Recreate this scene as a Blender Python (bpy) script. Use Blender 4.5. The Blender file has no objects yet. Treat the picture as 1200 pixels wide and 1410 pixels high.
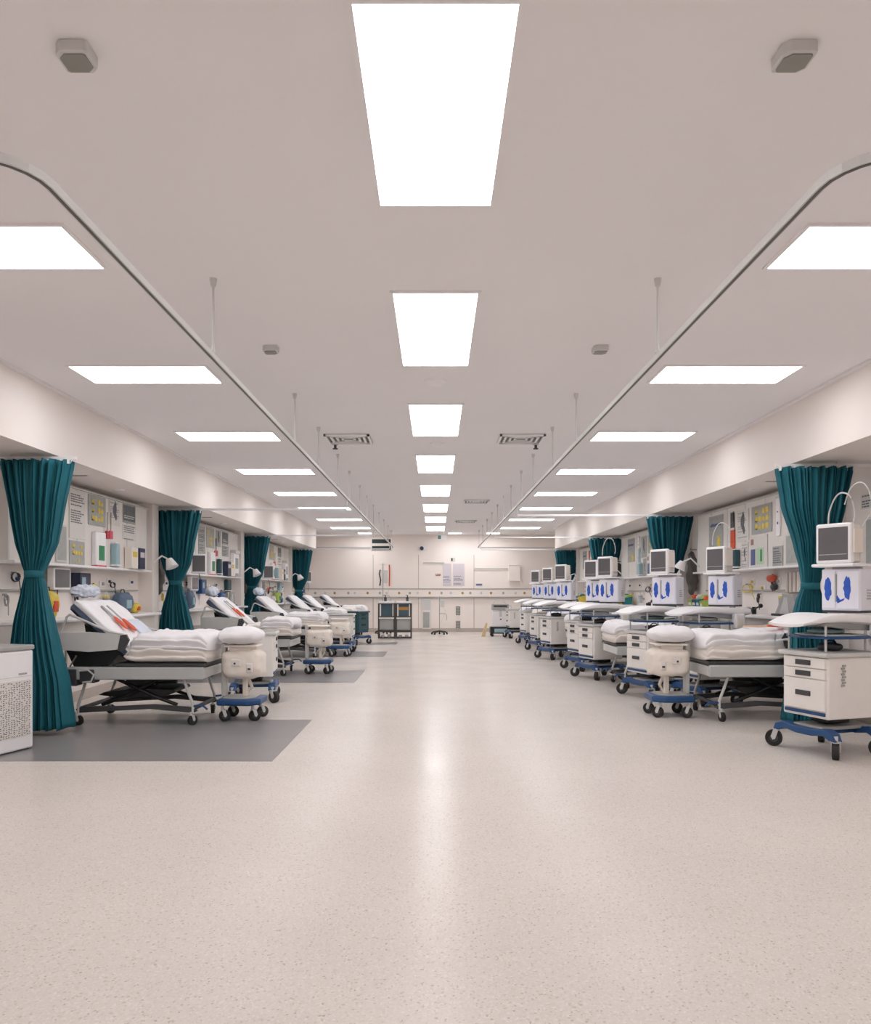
import bpy, bmesh, math, random
from mathutils import Vector, Matrix, noise
R = math.radians
C = bpy.context.scene.collection
scn = bpy.context.scene

# ------------------------------------------------------------------ camera
F = 1100.0            # focal length in pixels of the 1200x1410 frame
EYE = 1.4
cam_d = bpy.data.cameras.new('camera'); cam = bpy.data.objects.new('camera', cam_d); C.objects.link(cam)
cam_d.sensor_width = 36; cam_d.sensor_fit = 'AUTO'; cam_d.lens = F/1410*36
cam_d.shift_y = 110/1410
cam_d.clip_start = 0.05; cam_d.clip_end = 200
cam.location = (0, 0, EYE); cam.rotation_euler = (R(90), 0, 0)
scn.camera = cam

# ------------------------------------------------------------------ world, exposure
w = bpy.data.worlds.new('world'); scn.world = w; w.use_nodes = True
w.node_tree.nodes['Background'].inputs[0].default_value = (1, .96, .94, 1)
w.node_tree.nodes['Background'].inputs[1].default_value = 0.15
vs = scn.view_settings
vs.view_transform = 'Standard'; vs.look = 'None'; vs.gamma = 1; vs.use_curve_mapping = False
vs.exposure = 0.60
PANEL_POWER = 5.2
scn.cycles.max_bounces = 8; scn.cycles.diffuse_bounces = 6

# ------------------------------------------------------------------ materials
def lin(c): return tuple(((x/12.92) if x <= .04045 else ((x+.055)/1.055)**2.4) for x in c)
MATS = {}
def mat(name, rgb, rough=.5, metal=0, var=.04, scale=8, emit=None, spec=.5, alpha=None, bump=0, trans=0):
    if name in MATS: return MATS[name]
    m = bpy.data.materials.new(name); m.use_nodes = True; nt = m.node_tree
    b = nt.nodes['Principled BSDF']; col = lin(rgb)
    b.inputs['Roughness'].default_value = rough; b.inputs['Metallic'].default_value = metal
    b.inputs['Specular IOR Level'].default_value = spec
    if trans: b.inputs['Transmission Weight'].default_value = trans
    tc = nt.nodes.new('ShaderNodeTexCoord')
    n = nt.nodes.new('ShaderNodeTexNoise'); n.inputs['Scale'].default_value = scale; n.inputs['Detail'].default_value = 4
    nt.links.new(tc.outputs['Object'], n.inputs['Vector'])
    mx = nt.nodes.new('ShaderNodeMix'); mx.data_type = 'RGBA'
    mx.inputs[6].default_value = tuple(max(0, c*(1-var*2)) for c in col)+(1,)
    mx.inputs[7].default_value = tuple(min(1, c*(1+var*2)) for c in col)+(1,)
    nt.links.new(n.outputs['Fac'], mx.inputs[0]); nt.links.new(mx.outputs[2], b.inputs['Base Color'])
    if bump:
        bp = nt.nodes.new('ShaderNodeBump'); bp.inputs['Strength'].default_value = bump; bp.inputs['Distance'].default_value = .01
        n2 = nt.nodes.new('ShaderNodeTexNoise'); n2.inputs['Scale'].default_value = 60
        nt.links.new(tc.outputs['Object'], n2.inputs['Vector']); nt.links.new(n2.outputs['Fac'], bp.inputs['Height'])
        nt.links.new(bp.outputs['Normal'], b.inputs['Normal'])
    if emit:
        b.inputs['Emission Color'].default_value = (1, .99, 1.01, 1); b.inputs['Emission Strength'].default_value = emit
    MATS[name] = m
    return m

WALLC = mat('wall_paint', (.935, .905, .885), .6, var=.015, scale=1.5)
BACKC = mat('back_wall_paint', (.955, .92, .895), .6, var=.015, scale=1.5)
CEILC = mat('ceiling_paint', (.945, .935, .94), .8, var=.012, scale=.8)
WHITE = mat('white_plastic', (.955, .95, .955), .4, var=.02)
CREAM = mat('cream_plastic', (.94, .905, .865), .45, var=.02)
CARTW = mat('cart_plastic', (.945, .93, .915), .4, var=.02)
GREYP = mat('grey_plastic', (.66, .66, .65), .45, var=.03)
LGREY = mat('light_grey_metal', (.82, .82, .81), .4, var=.03)
DGREY = mat('dark_grey_plastic', (.27, .27, .28), .5, var=.05)
BLACK = mat('black_metal', (.10, .10, .11), .45, var=.05)
RUBBER = mat('rubber', (.16, .155, .155), .7, var=.05)
CHROME = mat('chrome', (.72, .72, .72), .25, metal=.9, var=.02)
BLUE = mat('blue_plastic', (.13, .30, .50), .4, var=.06)
SCRUB = mat('blue_mark', (.18, .36, .76), .6, var=.12, scale=30)
NAVY = mat('navy_plastic', (.16, .19, .30), .45, var=.08)
SCREEN = mat('screen_glass', (.41, .40, .41), .25, var=.1, scale=3)
LINEN = mat('white_linen', (.95, .945, .955), .85, var=.02, bump=.15)
CREAML = mat('cream_linen', (.935, .91, .885), .9, var=.03, bump=.15)
BLUEL = mat('blue_linen', (.30, .42, .56), .9, var=.05, bump=.15)
PADBL = mat('blue_grey_pad', (.36, .43, .52), .6, var=.1)
ORANGE = mat('orange_plastic', (.84, .32, .17), .5, var=.08)
YELLOW = mat('yellow_print', (.88, .78, .30), .5, var=.12, scale=20)
GREEN = mat('green_print', (.13, .52, .33), .5, var=.05)
LIME = mat('lime_plastic', (.66, .74, .35), .5, var=.1)
TEALC = mat('teal_plastic', (.13, .48, .50), .5, var=.08)
TEALD = mat('dark_teal_plastic', (.20, .33, .36), .5, var=.05)
PALEB = mat('pale_blue_plastic', (.62, .74, .77), .5, var=.05)
GREYPR = mat('grey_print', (.66, .67, .66), .6, var=.10, scale=14)
DPRINT = mat('dark_print', (.42, .44, .45), .6, var=.25, scale=25)
INK = mat('ink', (.42, .42, .45), .7, var=.05)
INKL = mat('pale_ink', (.66, .65, .66), .7, var=.05)
BINK = mat('blue_ink', (.36, .40, .58), .7, var=.1)
PAPER = mat('paper', (.86, .85, .835), .7, var=.02)
LILAC = mat('lilac_paper', (.84, .81, .83), .7, var=.02)
RED = mat('red_plastic', (.76, .20, .25), .5, var=.05)
PINK = mat('pink_plastic', (.86, .35, .45), .5, var=.05)
BRASS = mat('brass', (.72, .58, .32), .4, metal=.6, var=.05)
BEIGEP = mat('beige_panel', (.90, .88, .86), .5, var=.02)
CASE = mat('case_plastic', (.92, .92, .955), .4, var=.02)
DIFF = mat('sensor_face', (.56, .56, .53), .5, var=.03)
VENT = mat('vent_dark', (.38, .37, .36), .5, var=.03)
GOWN = mat('grey_cloth', (.42, .40, .39), .85, var=.05)
CLEAR = mat('clear_plastic', (.86, .88, .89), .15, var=.02, trans=.6)
EMIT2 = mat('bright_light_diffuser', (.9, .9, .9), .5, emit=PANEL_POWER*3.4)
EMIT = mat('light_diffuser', (.9, .9, .9), .5, emit=PANEL_POWER)
MATGREY = mat('grey_vinyl', (.55, .54, .54), .28, spec=.2, var=.05, scale=3)
TEAL = mat('teal_curtain_cloth', (.06, .385, .44), .75, var=.08, scale=5, bump=.1)
STRIPE = mat('beige_stripe_cloth', (.74, .68, .64), .8, var=.1)

def floor_mat():
    m = bpy.data.materials.new('speckled_vinyl'); m.use_nodes = True; nt = m.node_tree; b = nt.nodes['Principled BSDF']
    tc = nt.nodes.new('ShaderNodeTexCoord')
    def nz(s, d, src='Object'):
        n = nt.nodes.new('ShaderNodeTexNoise'); n.inputs['Scale'].default_value = s; n.inputs['Detail'].default_value = d
        nt.links.new(tc.outputs[src], n.inputs['Vector']); return n
    v = nt.nodes.new('ShaderNodeTexVoronoi'); v.inputs['Scale'].default_value = 130; nt.links.new(tc.outputs['Object'], v.inputs['Vector'])
    r = nt.nodes.new('ShaderNodeValToRGB'); nt.links.new(v.outputs['Color'], r.inputs['Fac'])
    e = r.color_ramp.elements
    e[0].position = 0; e[0].color = lin((.72, .67, .62))+(1,)
    e[1].position = 1; e[1].color = lin((.905, .88, .86))+(1,)
    for p, c in ((.08, (.75, .70, .66)), (.20, (.84, .81, .78)), (.75, (.865, .835, .81))):
        k = e.new(p); k.color = lin(c)+(1,)
    big = nz(.7, 3); mx = nt.nodes.new('ShaderNodeMix'); mx.data_type = 'RGBA'; mx.blend_type = 'MULTIPLY'; mx.inputs[0].default_value = 1
    rr = nt.nodes.new('ShaderNodeValToRGB'); nt.links.new(big.outputs['Fac'], rr.inputs['Fac'])
    rr.color_ramp.elements[0].position = .3; rr.color_ramp.elements[0].color = (.93, .93, .93, 1)
    rr.color_ramp.elements[1].position = .7; rr.color_ramp.elements[1].color = (1, 1, 1, 1)
    nt.links.new(r.outputs[0], mx.inputs[6]); nt.links.new(rr.outputs[0], mx.inputs[7]); nt.links.new(mx.outputs[2], b.inputs['Base Color'])
    ro = nz(1.3, 4); mr = nt.nodes.new('ShaderNodeMapRange'); nt.links.new(ro.outputs['Fac'], mr.inputs[0])
    mr.inputs[1].default_value = .3; mr.inputs[2].default_value = .7; mr.inputs[3].default_value = .19; mr.inputs[4].default_value = .25
    nt.links.new(mr.outputs[0], b.inputs['Roughness'])
    b.inputs['Specular IOR Level'].default_value = .04
    return m
FLOORM = floor_mat()

# ------------------------------------------------------------------ mesh helpers
def curvy(pts, k=6):
    P = [Vector(p) for p in pts]; P = [P[0]]+P+[P[-1]]; out = []
    for i in range(1, len(P)-2):
        a, b, c, d = P[i-1:i+3]
        for j in range(k):
            t = j/k; out.append(.5*((2*b)+(c-a)*t+(2*a-5*b+4*c-d)*t*t+(3*b-a-3*c+d)*t**3))
    return out+[P[-1]]
class MB:
    def __init__(s): s.bm = bmesh.new()
    def _merge(s, bm, M=None):
        if M is not None: bmesh.ops.transform(bm, matrix=M, verts=bm.verts)
        me = bpy.data.meshes.new('tmp'); bm.to_mesh(me); bm.free(); s.bm.from_mesh(me); bpy.data.meshes.remove(me)
    def box(s, x0, x1, y0, y1, z0, z1, bev=0, seg=2, M=None):
        bm = bmesh.new(); bmesh.ops.create_cube(bm, size=1)
        for v in bm.verts:
            v.co = Vector(((x0+x1)/2+v.co.x*(x1-x0), (y0+y1)/2+v.co.y*(y1-y0), (z0+z1)/2+v.co.z*(z1-z0)))
        if bev:
            bev = min(bev, .49*min(abs(x1-x0), abs(y1-y0), abs(z1-z0)))
            bmesh.ops.bevel(bm, geom=list(bm.edges), offset=bev, segments=seg, affect='EDGES', profile=.5)
        s._merge(bm, M); return s
    def cyl(s, p0, p1, r, r2=None, seg=14):
        p0 = Vector(p0); p1 = Vector(p1); d = p1-p0; bm = bmesh.new()
        bmesh.ops.create_cone(bm, cap_ends=True, segments=seg, radius1=r, radius2=r if r2 is None else r2, depth=d.length)
        s._merge(bm, Matrix.Translation((p0+p1)/2) @ d.to_track_quat('Z', 'Y').to_matrix().to_4x4()); return s
    def tube(s, pts, r, seg=8):
        pts = [Vector(p) for p in pts]; rings = []
        up = Vector((0, 0, 1))
        for i, p in enumerate(pts):
            t = (pts[min(i+1, len(pts)-1)]-pts[max(i-1, 0)]).normalized()
            a = up if abs(t.dot(up)) < .95 else Vector((1, 0, 0))
            n = t.cross(a).normalized(); b = t.cross(n)
            if rings and n.dot(pn) < 0 and abs(t.dot(up)) < .95: n, b = -n, -b
            pn = n
            rings.append([s.bm.verts.new(p+(n*math.cos(2*math.pi*k/seg)+b*math.sin(2*math.pi*k/seg))*r) for k in range(seg)])
        s._loft(rings, True); return s
    def _loft(s, rings, caps=True):
        m = len(rings[0])
        for a, b in zip(rings, rings[1:]):
            for k in range(m): s.bm.faces.new((a[k], a[(k+1) % m], b[(k+1) % m], b[k]))
        if caps:
            try: s.bm.faces.new(rings[0][::-1]); s.bm.faces.new(rings[-1])
            except ValueError: pass
    def prism(s, pts, axis, a0, a1, bev=0):
        # polygon pts (u,v) extruded along axis: 'x' -> (a,u,v), 'y' -> (u,a,v), 'z' -> (u,v,a)
        f = {'x': lambda u, v, a: (a, u, v), 'y': lambda u, v, a: (u, a, v), 'z': lambda u, v, a: (u, v, a)}[axis]
        bm = bmesh.new()
        A = [bm.verts.new(f(u, v, a0)) for u, v in pts]; B = [bm.verts.new(f(u, v, a1)) for u, v in pts]
        n = len(pts)
        for k in range(n): bm.faces.new((A[k], A[(k+1) % n], B[(k+1) % n], B[k]))
        bm.faces.new(A[::-1]); bm.faces.new(B)
        bmesh.ops.recalc_face_normals(bm, faces=bm.faces)
        if bev: bmesh.ops.bevel(bm, geom=list(bm.edges), offset=bev, segments=2, affect='EDGES', profile=.5)
        s._merge(bm); return s
    def ball(s, c, r, sc=(1, 1, 1), seg=12):
        bm = bmesh.new(); bmesh.ops.create_uvsphere(bm, u_segments=seg, v_segments=seg//2+2, radius=r)
        s._merge(bm, Matrix.Translation(c) @ Matrix.Diagonal((*sc, 1))); return s
    def soft(s, c, half, k=4, n=14, amp=.02, seed=0, fr=4, pinch=0):
        bm = bmesh.new(); bmesh.ops.create_cube(bm, size=2); bmesh.ops.subdivide_edges(bm, edges=list(bm.edges), cuts=n, use_grid_fill=True)
        for v in bm.verts:
            p = v.co.copy(); q = (abs(p.x)**k+abs(p.y)**k+abs(p.z)**k)**(1/k); p /= q
            if pinch: p.z *= (1-pinch*abs(p.x)**4)*(1-pinch*abs(p.y)**4)
            nn = noise.noise(Vector((p.x*half[0], p.y*half[1], p.z*half[2]))*fr*4+Vector((seed*7.3, seed, 0)))
            v.co = Vector((p.x*half[0], p.y*half[1], p.z*half[2]))+v.co.normalized()*nn*amp
        s._merge(bm, Matrix.Translation(c)); return s
    def build(s, name, m, parent=None, smooth=False, loc=None, rz=0):
        bmesh.ops.recalc_face_normals(s.bm, faces=s.bm.faces)
        me = bpy.data.meshes.new(name); s.bm.to_mesh(me); s.bm.free(); me.materials.append(m)
        if smooth:
            for p in me.polygons: p.use_smooth = True
            if smooth != 'all':
                try: me.set_sharp_from_angle(angle=R(40))
                except Exception: pass
        o = bpy.data.objects.new(name, me); C.objects.link(o)
        if parent: o.parent = parent
        if loc: o.location = loc
        o.rotation_euler.z = rz
        return o
def B(*a, **k): return MB().box(*a, **k)

def thing(name, label, cat, loc=(0, 0, 0), rz=0, group=None):
    o = bpy.data.objects.new(name, None); C.objects.link(o); o.empty_display_size = .1
    o.location = loc; o.rotation_euler.z = rz; o['label'] = label; o['category'] = cat
    if group: o['group'] = group
    return o
def tag(o, label, cat, group=None):
    o['label'] = label; o['category'] = cat
    if group: o['group'] = group
    return o
def struct(o): o['kind'] = 'structure'; return o
def copy_tree(o, parent=None):
    c = o.copy(); C.objects.link(c); c.parent = parent
    for ch in list(o.children): copy_tree(ch, c)
    return c
def clone(o, label, loc, rz=0):
    c = copy_tree(o); c['label'] = label; c.location = loc; c.rotation_euler.z = rz; return c

# ------------------------------------------------------------------ the setting
YR, YB = -4.0, 28.0     # behind the camera, end wall
WX, SX, CZ, SZ = 4.6, 3.77, 3.4, 2.757
struct(B(-WX-.2, WX+.2, YR-.2, YB+.2, -.2, 0).build('floor', FLOORM))
struct(B(-WX-.2, WX+.2, YR-.2, YB+.2, CZ, CZ+.2).build('ceiling', CEILC))
struct(B(-WX-.2, -WX, YR, YB, 0, CZ).build('wall_left', WALLC))
struct(B(WX, WX+.2, YR, YB, 0, CZ).build('wall_right', WALLC))
struct(B(-WX, WX, YB, YB+.2, 0, CZ).build('wall_back', BACKC))
struct(B(-WX, WX, YR-.2, YR, 0, CZ).build('wall_rear', WALLC))
struct(B(-WX, -SX, YR, 25.2, SZ, CZ).build('trim_1', WALLC))     # long bulkheads over the bays
struct(B(SX, WX, YR, 25.2, SZ, CZ).build('trim_2', WALLC))
struct(B(-SX, -SX+.05, YR, 25.2, CZ-.02, CZ).build('trim_3', CEILC))
struct(B(SX-.05, SX, YR, 25.2, CZ-.02, CZ).build('trim_4', CEILC))
struct(B(-WX, WX, YB-.02, YB, 0, .13).build('baseboard_back', mat('skirting', (.74, .70, .67), .5)))
struct(B(-WX, -WX+.02, YR, YB-.02, 0, .13).build('baseboard_left', MATS['skirting']))
struct(B(WX-.02, WX, YR, YB-.02, 0, .13).build('baseboard_right', MATS['skirting']))
# shallow piers beside each curtain, against the side walls
n = 5
for sx, ys in ((-1, (12.35, 18.0, 24.2)), (1, (8.95, 14.3, 19.9, 25.0-.3))):
    for y in ys:
        a, b = sorted((sx*(WX-.22), sx*WX))
        struct(B(a, b, y, y+.28, 0, SZ).build('trim_%d' % n, WALLC)); n += 1

# ------------------------------------------------------------------ ceiling light panels
def light_proto(sx, sy, em=None):
    t = thing('ceiling_light', '', 'ceiling light')
    f = .022
    fr = MB()
    fr.box(-sx/2-f, sx/2+f, -sy/2-f, -sy/2, -.014, 0); fr.box(-sx/2-f, sx/2+f, sy/2, sy/2+f, -.014, 0)
    fr.box(-sx/2-f, -sx/2, -sy/2, sy/2, -.014, 0); fr.box(sx/2, sx/2+f, -sy/2, sy/2, -.014, 0)
    fr.build('frame', CEILC, t)
    B(-sx/2, sx/2, -sy/2, sy/2, -.012, -.002).build('diffuser', em or EMIT, t)
    return t
ORD = ['first', 'second', 'third', 'fourth', 'fifth', 'sixth', 'seventh', 'eighth', 'ninth', 'tenth', 'eleventh', 'twelfth']
centre = [(2.70, 4.11), (5.34, 7.0), (8.49, 10.2), (11.6, 13.4), (14.8, 16.7), (18.0, 20.0), (21.0, 23.0), (24.2, 26.0)]
proto = light_proto(.565, 1.7); first = True
for i, (a, b) in enumerate(centre):
    lab = 'long glowing ceiling panel of the middle row, %s from the camera' % ORD[i]
    if i == 0:
        t = light_proto(.565, 1.41); t['label'] = lab
        t.location = (0, (a+b)/2, CZ)
    else:
        t = proto if first else clone(proto, lab, (0, 0, 0)); first = False
        t['label'] = lab; t.location = (0, (a+b)/2, CZ)
    t['group'] = 'middle row of ceiling panels'
proto = light_proto(1.2, .56); first = True
for side, s in (('left', -1), ('right', 1)):
    for i, y in enumerate((4.35, 7.05, 9.95, 12.95, 15.95, 18.8, 21.7, 24.6)):
        lab = 'crosswise glowing ceiling panel of the %s row, %s from the camera' % (side, ORD[i])
        t = proto if first else clone(proto, lab, (0, 0, 0)); first = False
        t['label'] = lab; t.location = (s*2.64, y+.28, CZ); t['group'] = '%s row of ceiling panels' % side
# panels of the same rows behind the camera (they light the foreground)
t = light_proto(.565, 1.5); t.location = (0, .1, CZ); t['label'] = 'long glowing ceiling panel of the middle row just above the camera'
for x, y in ((-2.64, -1.4), (2.64, -1.4)):
    clone(proto, 'crosswise glowing ceiling panel of the %s row behind the camera' % ('left' if x < 0 else 'right'), (x, y, CZ))
for x, y, k in ((-2.64, 1.6, 0), (2.64, 1.6, 0)):
    c = clone(proto, 'crosswise glowing ceiling panel of the %s row above the camera' % ('left' if x < 0 else 'right'), (x, y, CZ))
sp = light_proto(.42, .42, EMIT2); sp.location = (.66, 27.1, CZ); sp['label'] = 'small square glowing panel near the end wall, just right of the middle row'
clone(sp, 'small square glowing panel near the end wall, beside the end of the right rail', (1.95, 27.1, CZ))
clone(sp, 'small square glowing panel near the end wall, left of the dark grille box', (-2.4, 27.1, CZ))

# ------------------------------------------------------------------ ceiling fittings
def sensor(loc, s, label):
    t = thing('ceiling_sensor', label, 'ceiling sensor', loc, 0, 'square grey units on the ceiling')
    c = s*.20
    def oct_(h): return [(-h, -h+c), (-h+c, -h), (h-c*.3, -h), (h, -h+c*.3), (h, h-c), (h-c, h), (-h+c*.3, h), (-h, h-c*.3)]
    MB().prism(oct_(s/2), 'z', -.045, 0, .005).build('housing', LGREY, t)
    MB().prism(oct_(s/2*.8), 'z', -.050, -.042).build('face', DIFF, t)
for s, side in ((-1, 'left'), (1, 'right')):
    sensor((s*1.325, 2.95, CZ), .125, 'large chamfered grey unit on the ceiling at the top %s corner' % side)
    sensor((s*1.345, 6.52, CZ), .12, 'small chamfered grey unit on the ceiling between the middle and %s panel rows' % side)
def detector(loc, r, label):
    t = thing('smoke_detector', label, 'smoke detector', loc)
    MB().cyl((0, 0, -.02), (0, 0, 0), r*.9, r, 24).build('base', WHITE, t, True)
    MB().cyl((0, 0, -.045), (0, 0, -.02), r*.5, r*.75, 24).build('sensor_head', WHITE, t, True)
detector((0, 7.55, CZ), .11, 'round white smoke detector behind the second middle ceiling panel')
detector((.02, 10.75, CZ), .10, 'round white smoke detector behind the third middle ceiling panel')
def vent(loc, sx, sy, label, name='ceiling_vent'):
    t = thing(name, label, 'vent', loc, 0, 'square air vents in the ceiling')
    B(-sx/2, sx/2, -sy/2, sy/2, -.006, 0).build('backing', VENT, t)
    for k in range(4):
        a = 1-k*.23; m = MB(); x, y = sx/2*a, sy/2*a; d = .028; z0, z1 = -.03+k*.004, -.006
        m.box(-x, x, -y, -y+d, z0, z1); m.box(-x, x, y-d, y, z0, z1); m.box(-x, -x+d, -y, y, z0, z1); m.box(x-d, x, -y, y, z0, z1)
        m.build('ring', WHITE, t)
vent((-1.13, 10.4, CZ), .58, .58, 'square air vent in the ceiling left of the third middle panel')
vent((1.11, 10.4, CZ), .58, .58, 'square air vent in the ceiling right of the third middle panel')
vent((.9, 17.6, CZ), .55, .55, 'square air vent in the ceiling right of the fifth middle panel')
vent((.85, 22.6, CZ), .6, .6, 'faint square air vent in the ceiling near the far end, right of the middle panels')
for s, side in ((-1, 'left'), (1, 'right')):
    t = thing('sprinkler', 'small hanging sprinkler head beside the %s ceiling vent' % side, 'sprinkler', (s*1.35, 10.75, CZ))
    MB().cyl((0, 0, -.02), (0, 0, 0), .04).cyl((0, 0, -.07), (0, 0, -.02), .018).cyl((0, 0, -.08), (0, 0, -.07), .035).build('head', DGREY, t, True)

# ------------------------------------------------------------------ curtain rails
RZ, RX = EYE+1.483, 1.42
def rail_pts(s):
    pts = [(s*4.55, 2.72), (s*(RX+.35), 2.72)]
    for k in range(1, 7):
        a = k/6*math.pi/2; pts.append((s*(RX+.22-.22*math.sin(a)), 2.94-.22*math.cos(a)))
    pts += [(s*RX, y) for y in (6, 10, 14, 18, 22, 26.6)]
    for k in range(1, 5):
        a = k/4*math.pi/2; pts.append((s*(RX+.2-.2*math.cos(a)), 26.8+.2*math.sin(a)))
    pts.append((s*4.55, 27.0))
    return pts
def sweep_box(m, pts, wdt, z0, z1):
    P = [Vector((p[0], p[1], 0)) for p in pts]; rings = []
    for i, p in enumerate(P):
        d1 = (P[i]-P[i-1]).normalized() if i else (P[1]-P[0]).normalized()
        d2 = (P[i+1]-P[i]).normalized() if i < len(P)-1 else d1
        t = (d1+d2).normalized(); nn = Vector((-t.y, t.x, 0))/max(.5, t.dot(d1))
        rings.append([m.bm.verts.new((p.x+nn.x*a, p.y+nn.y*a, z)) for a, z in ((-wdt/2, z0), (wdt/2, z0), (wdt/2, z1), (-wdt/2, z1))])
    m._loft(rings)
for s, side in ((-1, 'left'), (1, 'right')):
    t = thing('curtain_rail', 'long suspended aluminium curtain rail along the %s bays, hung on thin rods' % side, 'curtain rail', (0, 0, 0))
    m = MB(); sweep_box(m, rail_pts(s), .028, RZ, RZ+.034); m.build('track', LGREY, t)
    m = MB(); sweep_box(m, rail_pts(s), .012, RZ-.003, RZ+.002); m.build('slot', VENT, t)
    for y in (2.72, 5.1, 8.06, 9.7, 11.6, 13.2, 15.0, 16.6, 18.3, 20.1, 22.0, 24.0, 26.0):
        x = s*RX if y > 2.8 else s*2.15
        m = MB().cyl((x, y, RZ+.034), (x, y, CZ-.05), .008, seg=8).cyl((x, y, CZ-.05), (x, y, CZ), .016, .024, 10)
        m.cyl((x, y, RZ+.04), (x, y, RZ+.09), .016, .009, 8).build('hanger_rod', LGREY, t, True)
# cross rails from the bulkhead to the long rail
CR = EYE+1.325
CURT = {'left': [(7.9, -3.95), (12.8, -4.15), (18.7, -4.31), (24.6, -4.3)], 'right': [(8.35, 3.965), (13.8, 4.05), (19.4, 4.14), (25.0, 4.14)]}
for side, s in (('left', -1), ('right', 1)):
    for i, (y, x) in enumerate(CURT[side]):
        t = thing('cross_rail', 'thin white curtain rail over the %s curtain of the %s row, fixed to the bulkhead' % (ORD[i], side), 'curtain rail', (0, 0, 0), 0, 'short rails carrying the bay curtains')
        inner = s*RX if i else s*3.55
        a, b = sorted((inner, s*4.58))
        B(a, b, y-.013, y+.013, CR-.02, CR+.012, .004).build('track', WHITE, t)
        if i: MB().cyl((s*RX, y, CR+.01), (s*RX, y, RZ), .008).build('dropper', LGREY, t)
        else: MB().cyl((s*4.2, y, CR+.01), (s*4.2, y, SZ), .008).build('dropper', LGREY, t)

# ------------------------------------------------------------------ teal curtains
def curtain(x, y, prof, waist_z, label, seed, shx=0):
    rnd = random.Random(seed)
    t = thing('privacy_curtain', label, 'curtain', (x, y, 0), 0, 'teal privacy curtains tied at the waist')
    N = 420; folds = 17; ph = rnd.random()*6; rows = 46; rings = []
    m = MB(); zs = [p[0] for p in prof]
    ztop = zs[0]; zbot = zs[-1]
    def hw(z):
        for (z1, w1, o1), (z0, w0, o0) in zip(prof, prof[1:]):
            if z1 >= z >= z0:
                f = (z1-z)/(z1-z0); f2 = f*f*(3-2*f)*.35+f*.65
                return w1+(w0-w1)*f2, o1+(o0-o1)*f
        return prof[-1][1], prof[-1][2]
    off = [rnd.uniform(-.5, .5) for _ in range(64)]
    for r_ in range(rows+1):
        z = ztop+(zbot-ztop)*r_/rows
        W, O = hw(z); d = abs(z-waist_z)
        depth = .075+min(.05, d*.06) if z > waist_z else .075+d*.075
        ring = []
        amp = .013+.026*min(1, d/.5)
        for k in range(N):
            a = 2*math.pi*k/N; ca, sa = math.cos(a), math.sin(a)
            px = math.copysign(abs(ca)**.75, ca); py = math.copysign(abs(sa)**.8, sa)
            u = px  # -1..1 across
            wob = .35*math.sin(u*9+seed)+.25*noise.noise(Vector((u*3, z*.5, seed)))
            f = .8*math.sin(u*folds*3.4+ph+wob*2+(1.3 if sa < 0 else 0))
            f += .7*math.sin(u*folds*1.5+ph*2+wob*3)*(.5+.5*min(1, d))+.35*math.sin(u*folds*6.3+ph*3+z*.8)
            py2 = py*(depth-.02)+f*amp*(.6+.4*abs(sa))
            px2 = px*W*(1+.012*f)
            if z > ztop-.06: px2 += .003*math.sin(k)
            ring.append(m.bm.verts.new((px2+O, py2, z+(.012*math.sin(u*22) if r_ in (0, rows) else 0))))
        rings.append(ring)
    m._loft(rings)
    m.build('cloth', TEAL, t, 'all')
    W, O = hw(waist_z)
    b = MB(); rr = []
    for z, e in ((waist_z-.035, .004), (waist_z-.03, .012), (waist_z+.03, .012), (waist_z+.035, .004)):
        rr.append([b.bm.verts.new((O+math.cos(2*math.pi*k/40)*(W+e), math.sin(2*math.pi*k/40)*(.078+e), z)) for k in range(40)])
    b._loft(rr); b.build('tieback', TEAL, t, 'all')
    W = prof[0][1]
    for k in range(11):
        u = -1+2*k/10
        hx = u*W*.97+prof[0][2]
        MB().tube([(hx, 0, ztop-.02), (hx+.008, -.004, ztop+.01), (hx, 0, CR-.018)], .006, 6).box(hx-.010, hx+.010, -.06, -.045, ztop-.03, ztop+.012).build('hook', WHITE, t)
PL = [(2.69, .35, 0), (2.15, .25, 0), (1.89, .205, 0), (1.70, .135, -.01), (1.575, .082, -.02), (1.44, .115, -.02), (1.08, .19, -.02), (.88, .225, -.01), (.50, .275, .03), (.06, .335, .02)]
def scaled(p, k, dz=0, shx=0): return [(z+(dz if 0 < i < 6 else 0), w_*k, o+shx*(1 if i > 2 else 0)) for i, (z, w_, o) in enumerate(p)]
curtain(-3.95, 7.9, PL, 1.575, 'large teal curtain at the left edge behind the white air purifier', 1)
curtain(-4.15, 12.8, scaled(PL, 1.15, -.03), 1.545, 'second teal curtain on the left, standing behind the nearest left bed', 2)
curtain(-4.28, 18.7, scaled(PL, 1.15, -.07), 1.505, 'third teal curtain on the left, behind the second left bed', 3)
curtain(-4.2, 24.6, scaled(PL, 1.2, -.14), 1.435, 'farthest teal curtain on the left, at the end of the bulkhead', 4)
PR = [(2.69, .395, 0), (2.3, .33, -.01), (1.89, .21, -.0), (1.65, .12, -.03), (1.46, .085, -.045), (1.3, .14, -.05), (1.08, .19, -.05), (.88, .225, -.03), (.50, .275, .0), (.06, .335, 0)]
curtain(3.965, 8.35, PR, 1.46, 'large teal curtain on the right behind the monitor on the nearest cart', 5)
curtain(4.05, 13.8, scaled(PR, 1.03, 0, -.02), 1.46, 'second teal curtain on the right from the camera', 6)
curtain(4.14, 19.4, scaled(PR, 1.05, 0), 1.46, 'third teal curtain on the right from the camera', 7)
curtain(4.14, 25.0, scaled(PR, 1.02, 0), 1.46, 'farthest teal curtain on the right, near the end wall', 8)

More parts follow.
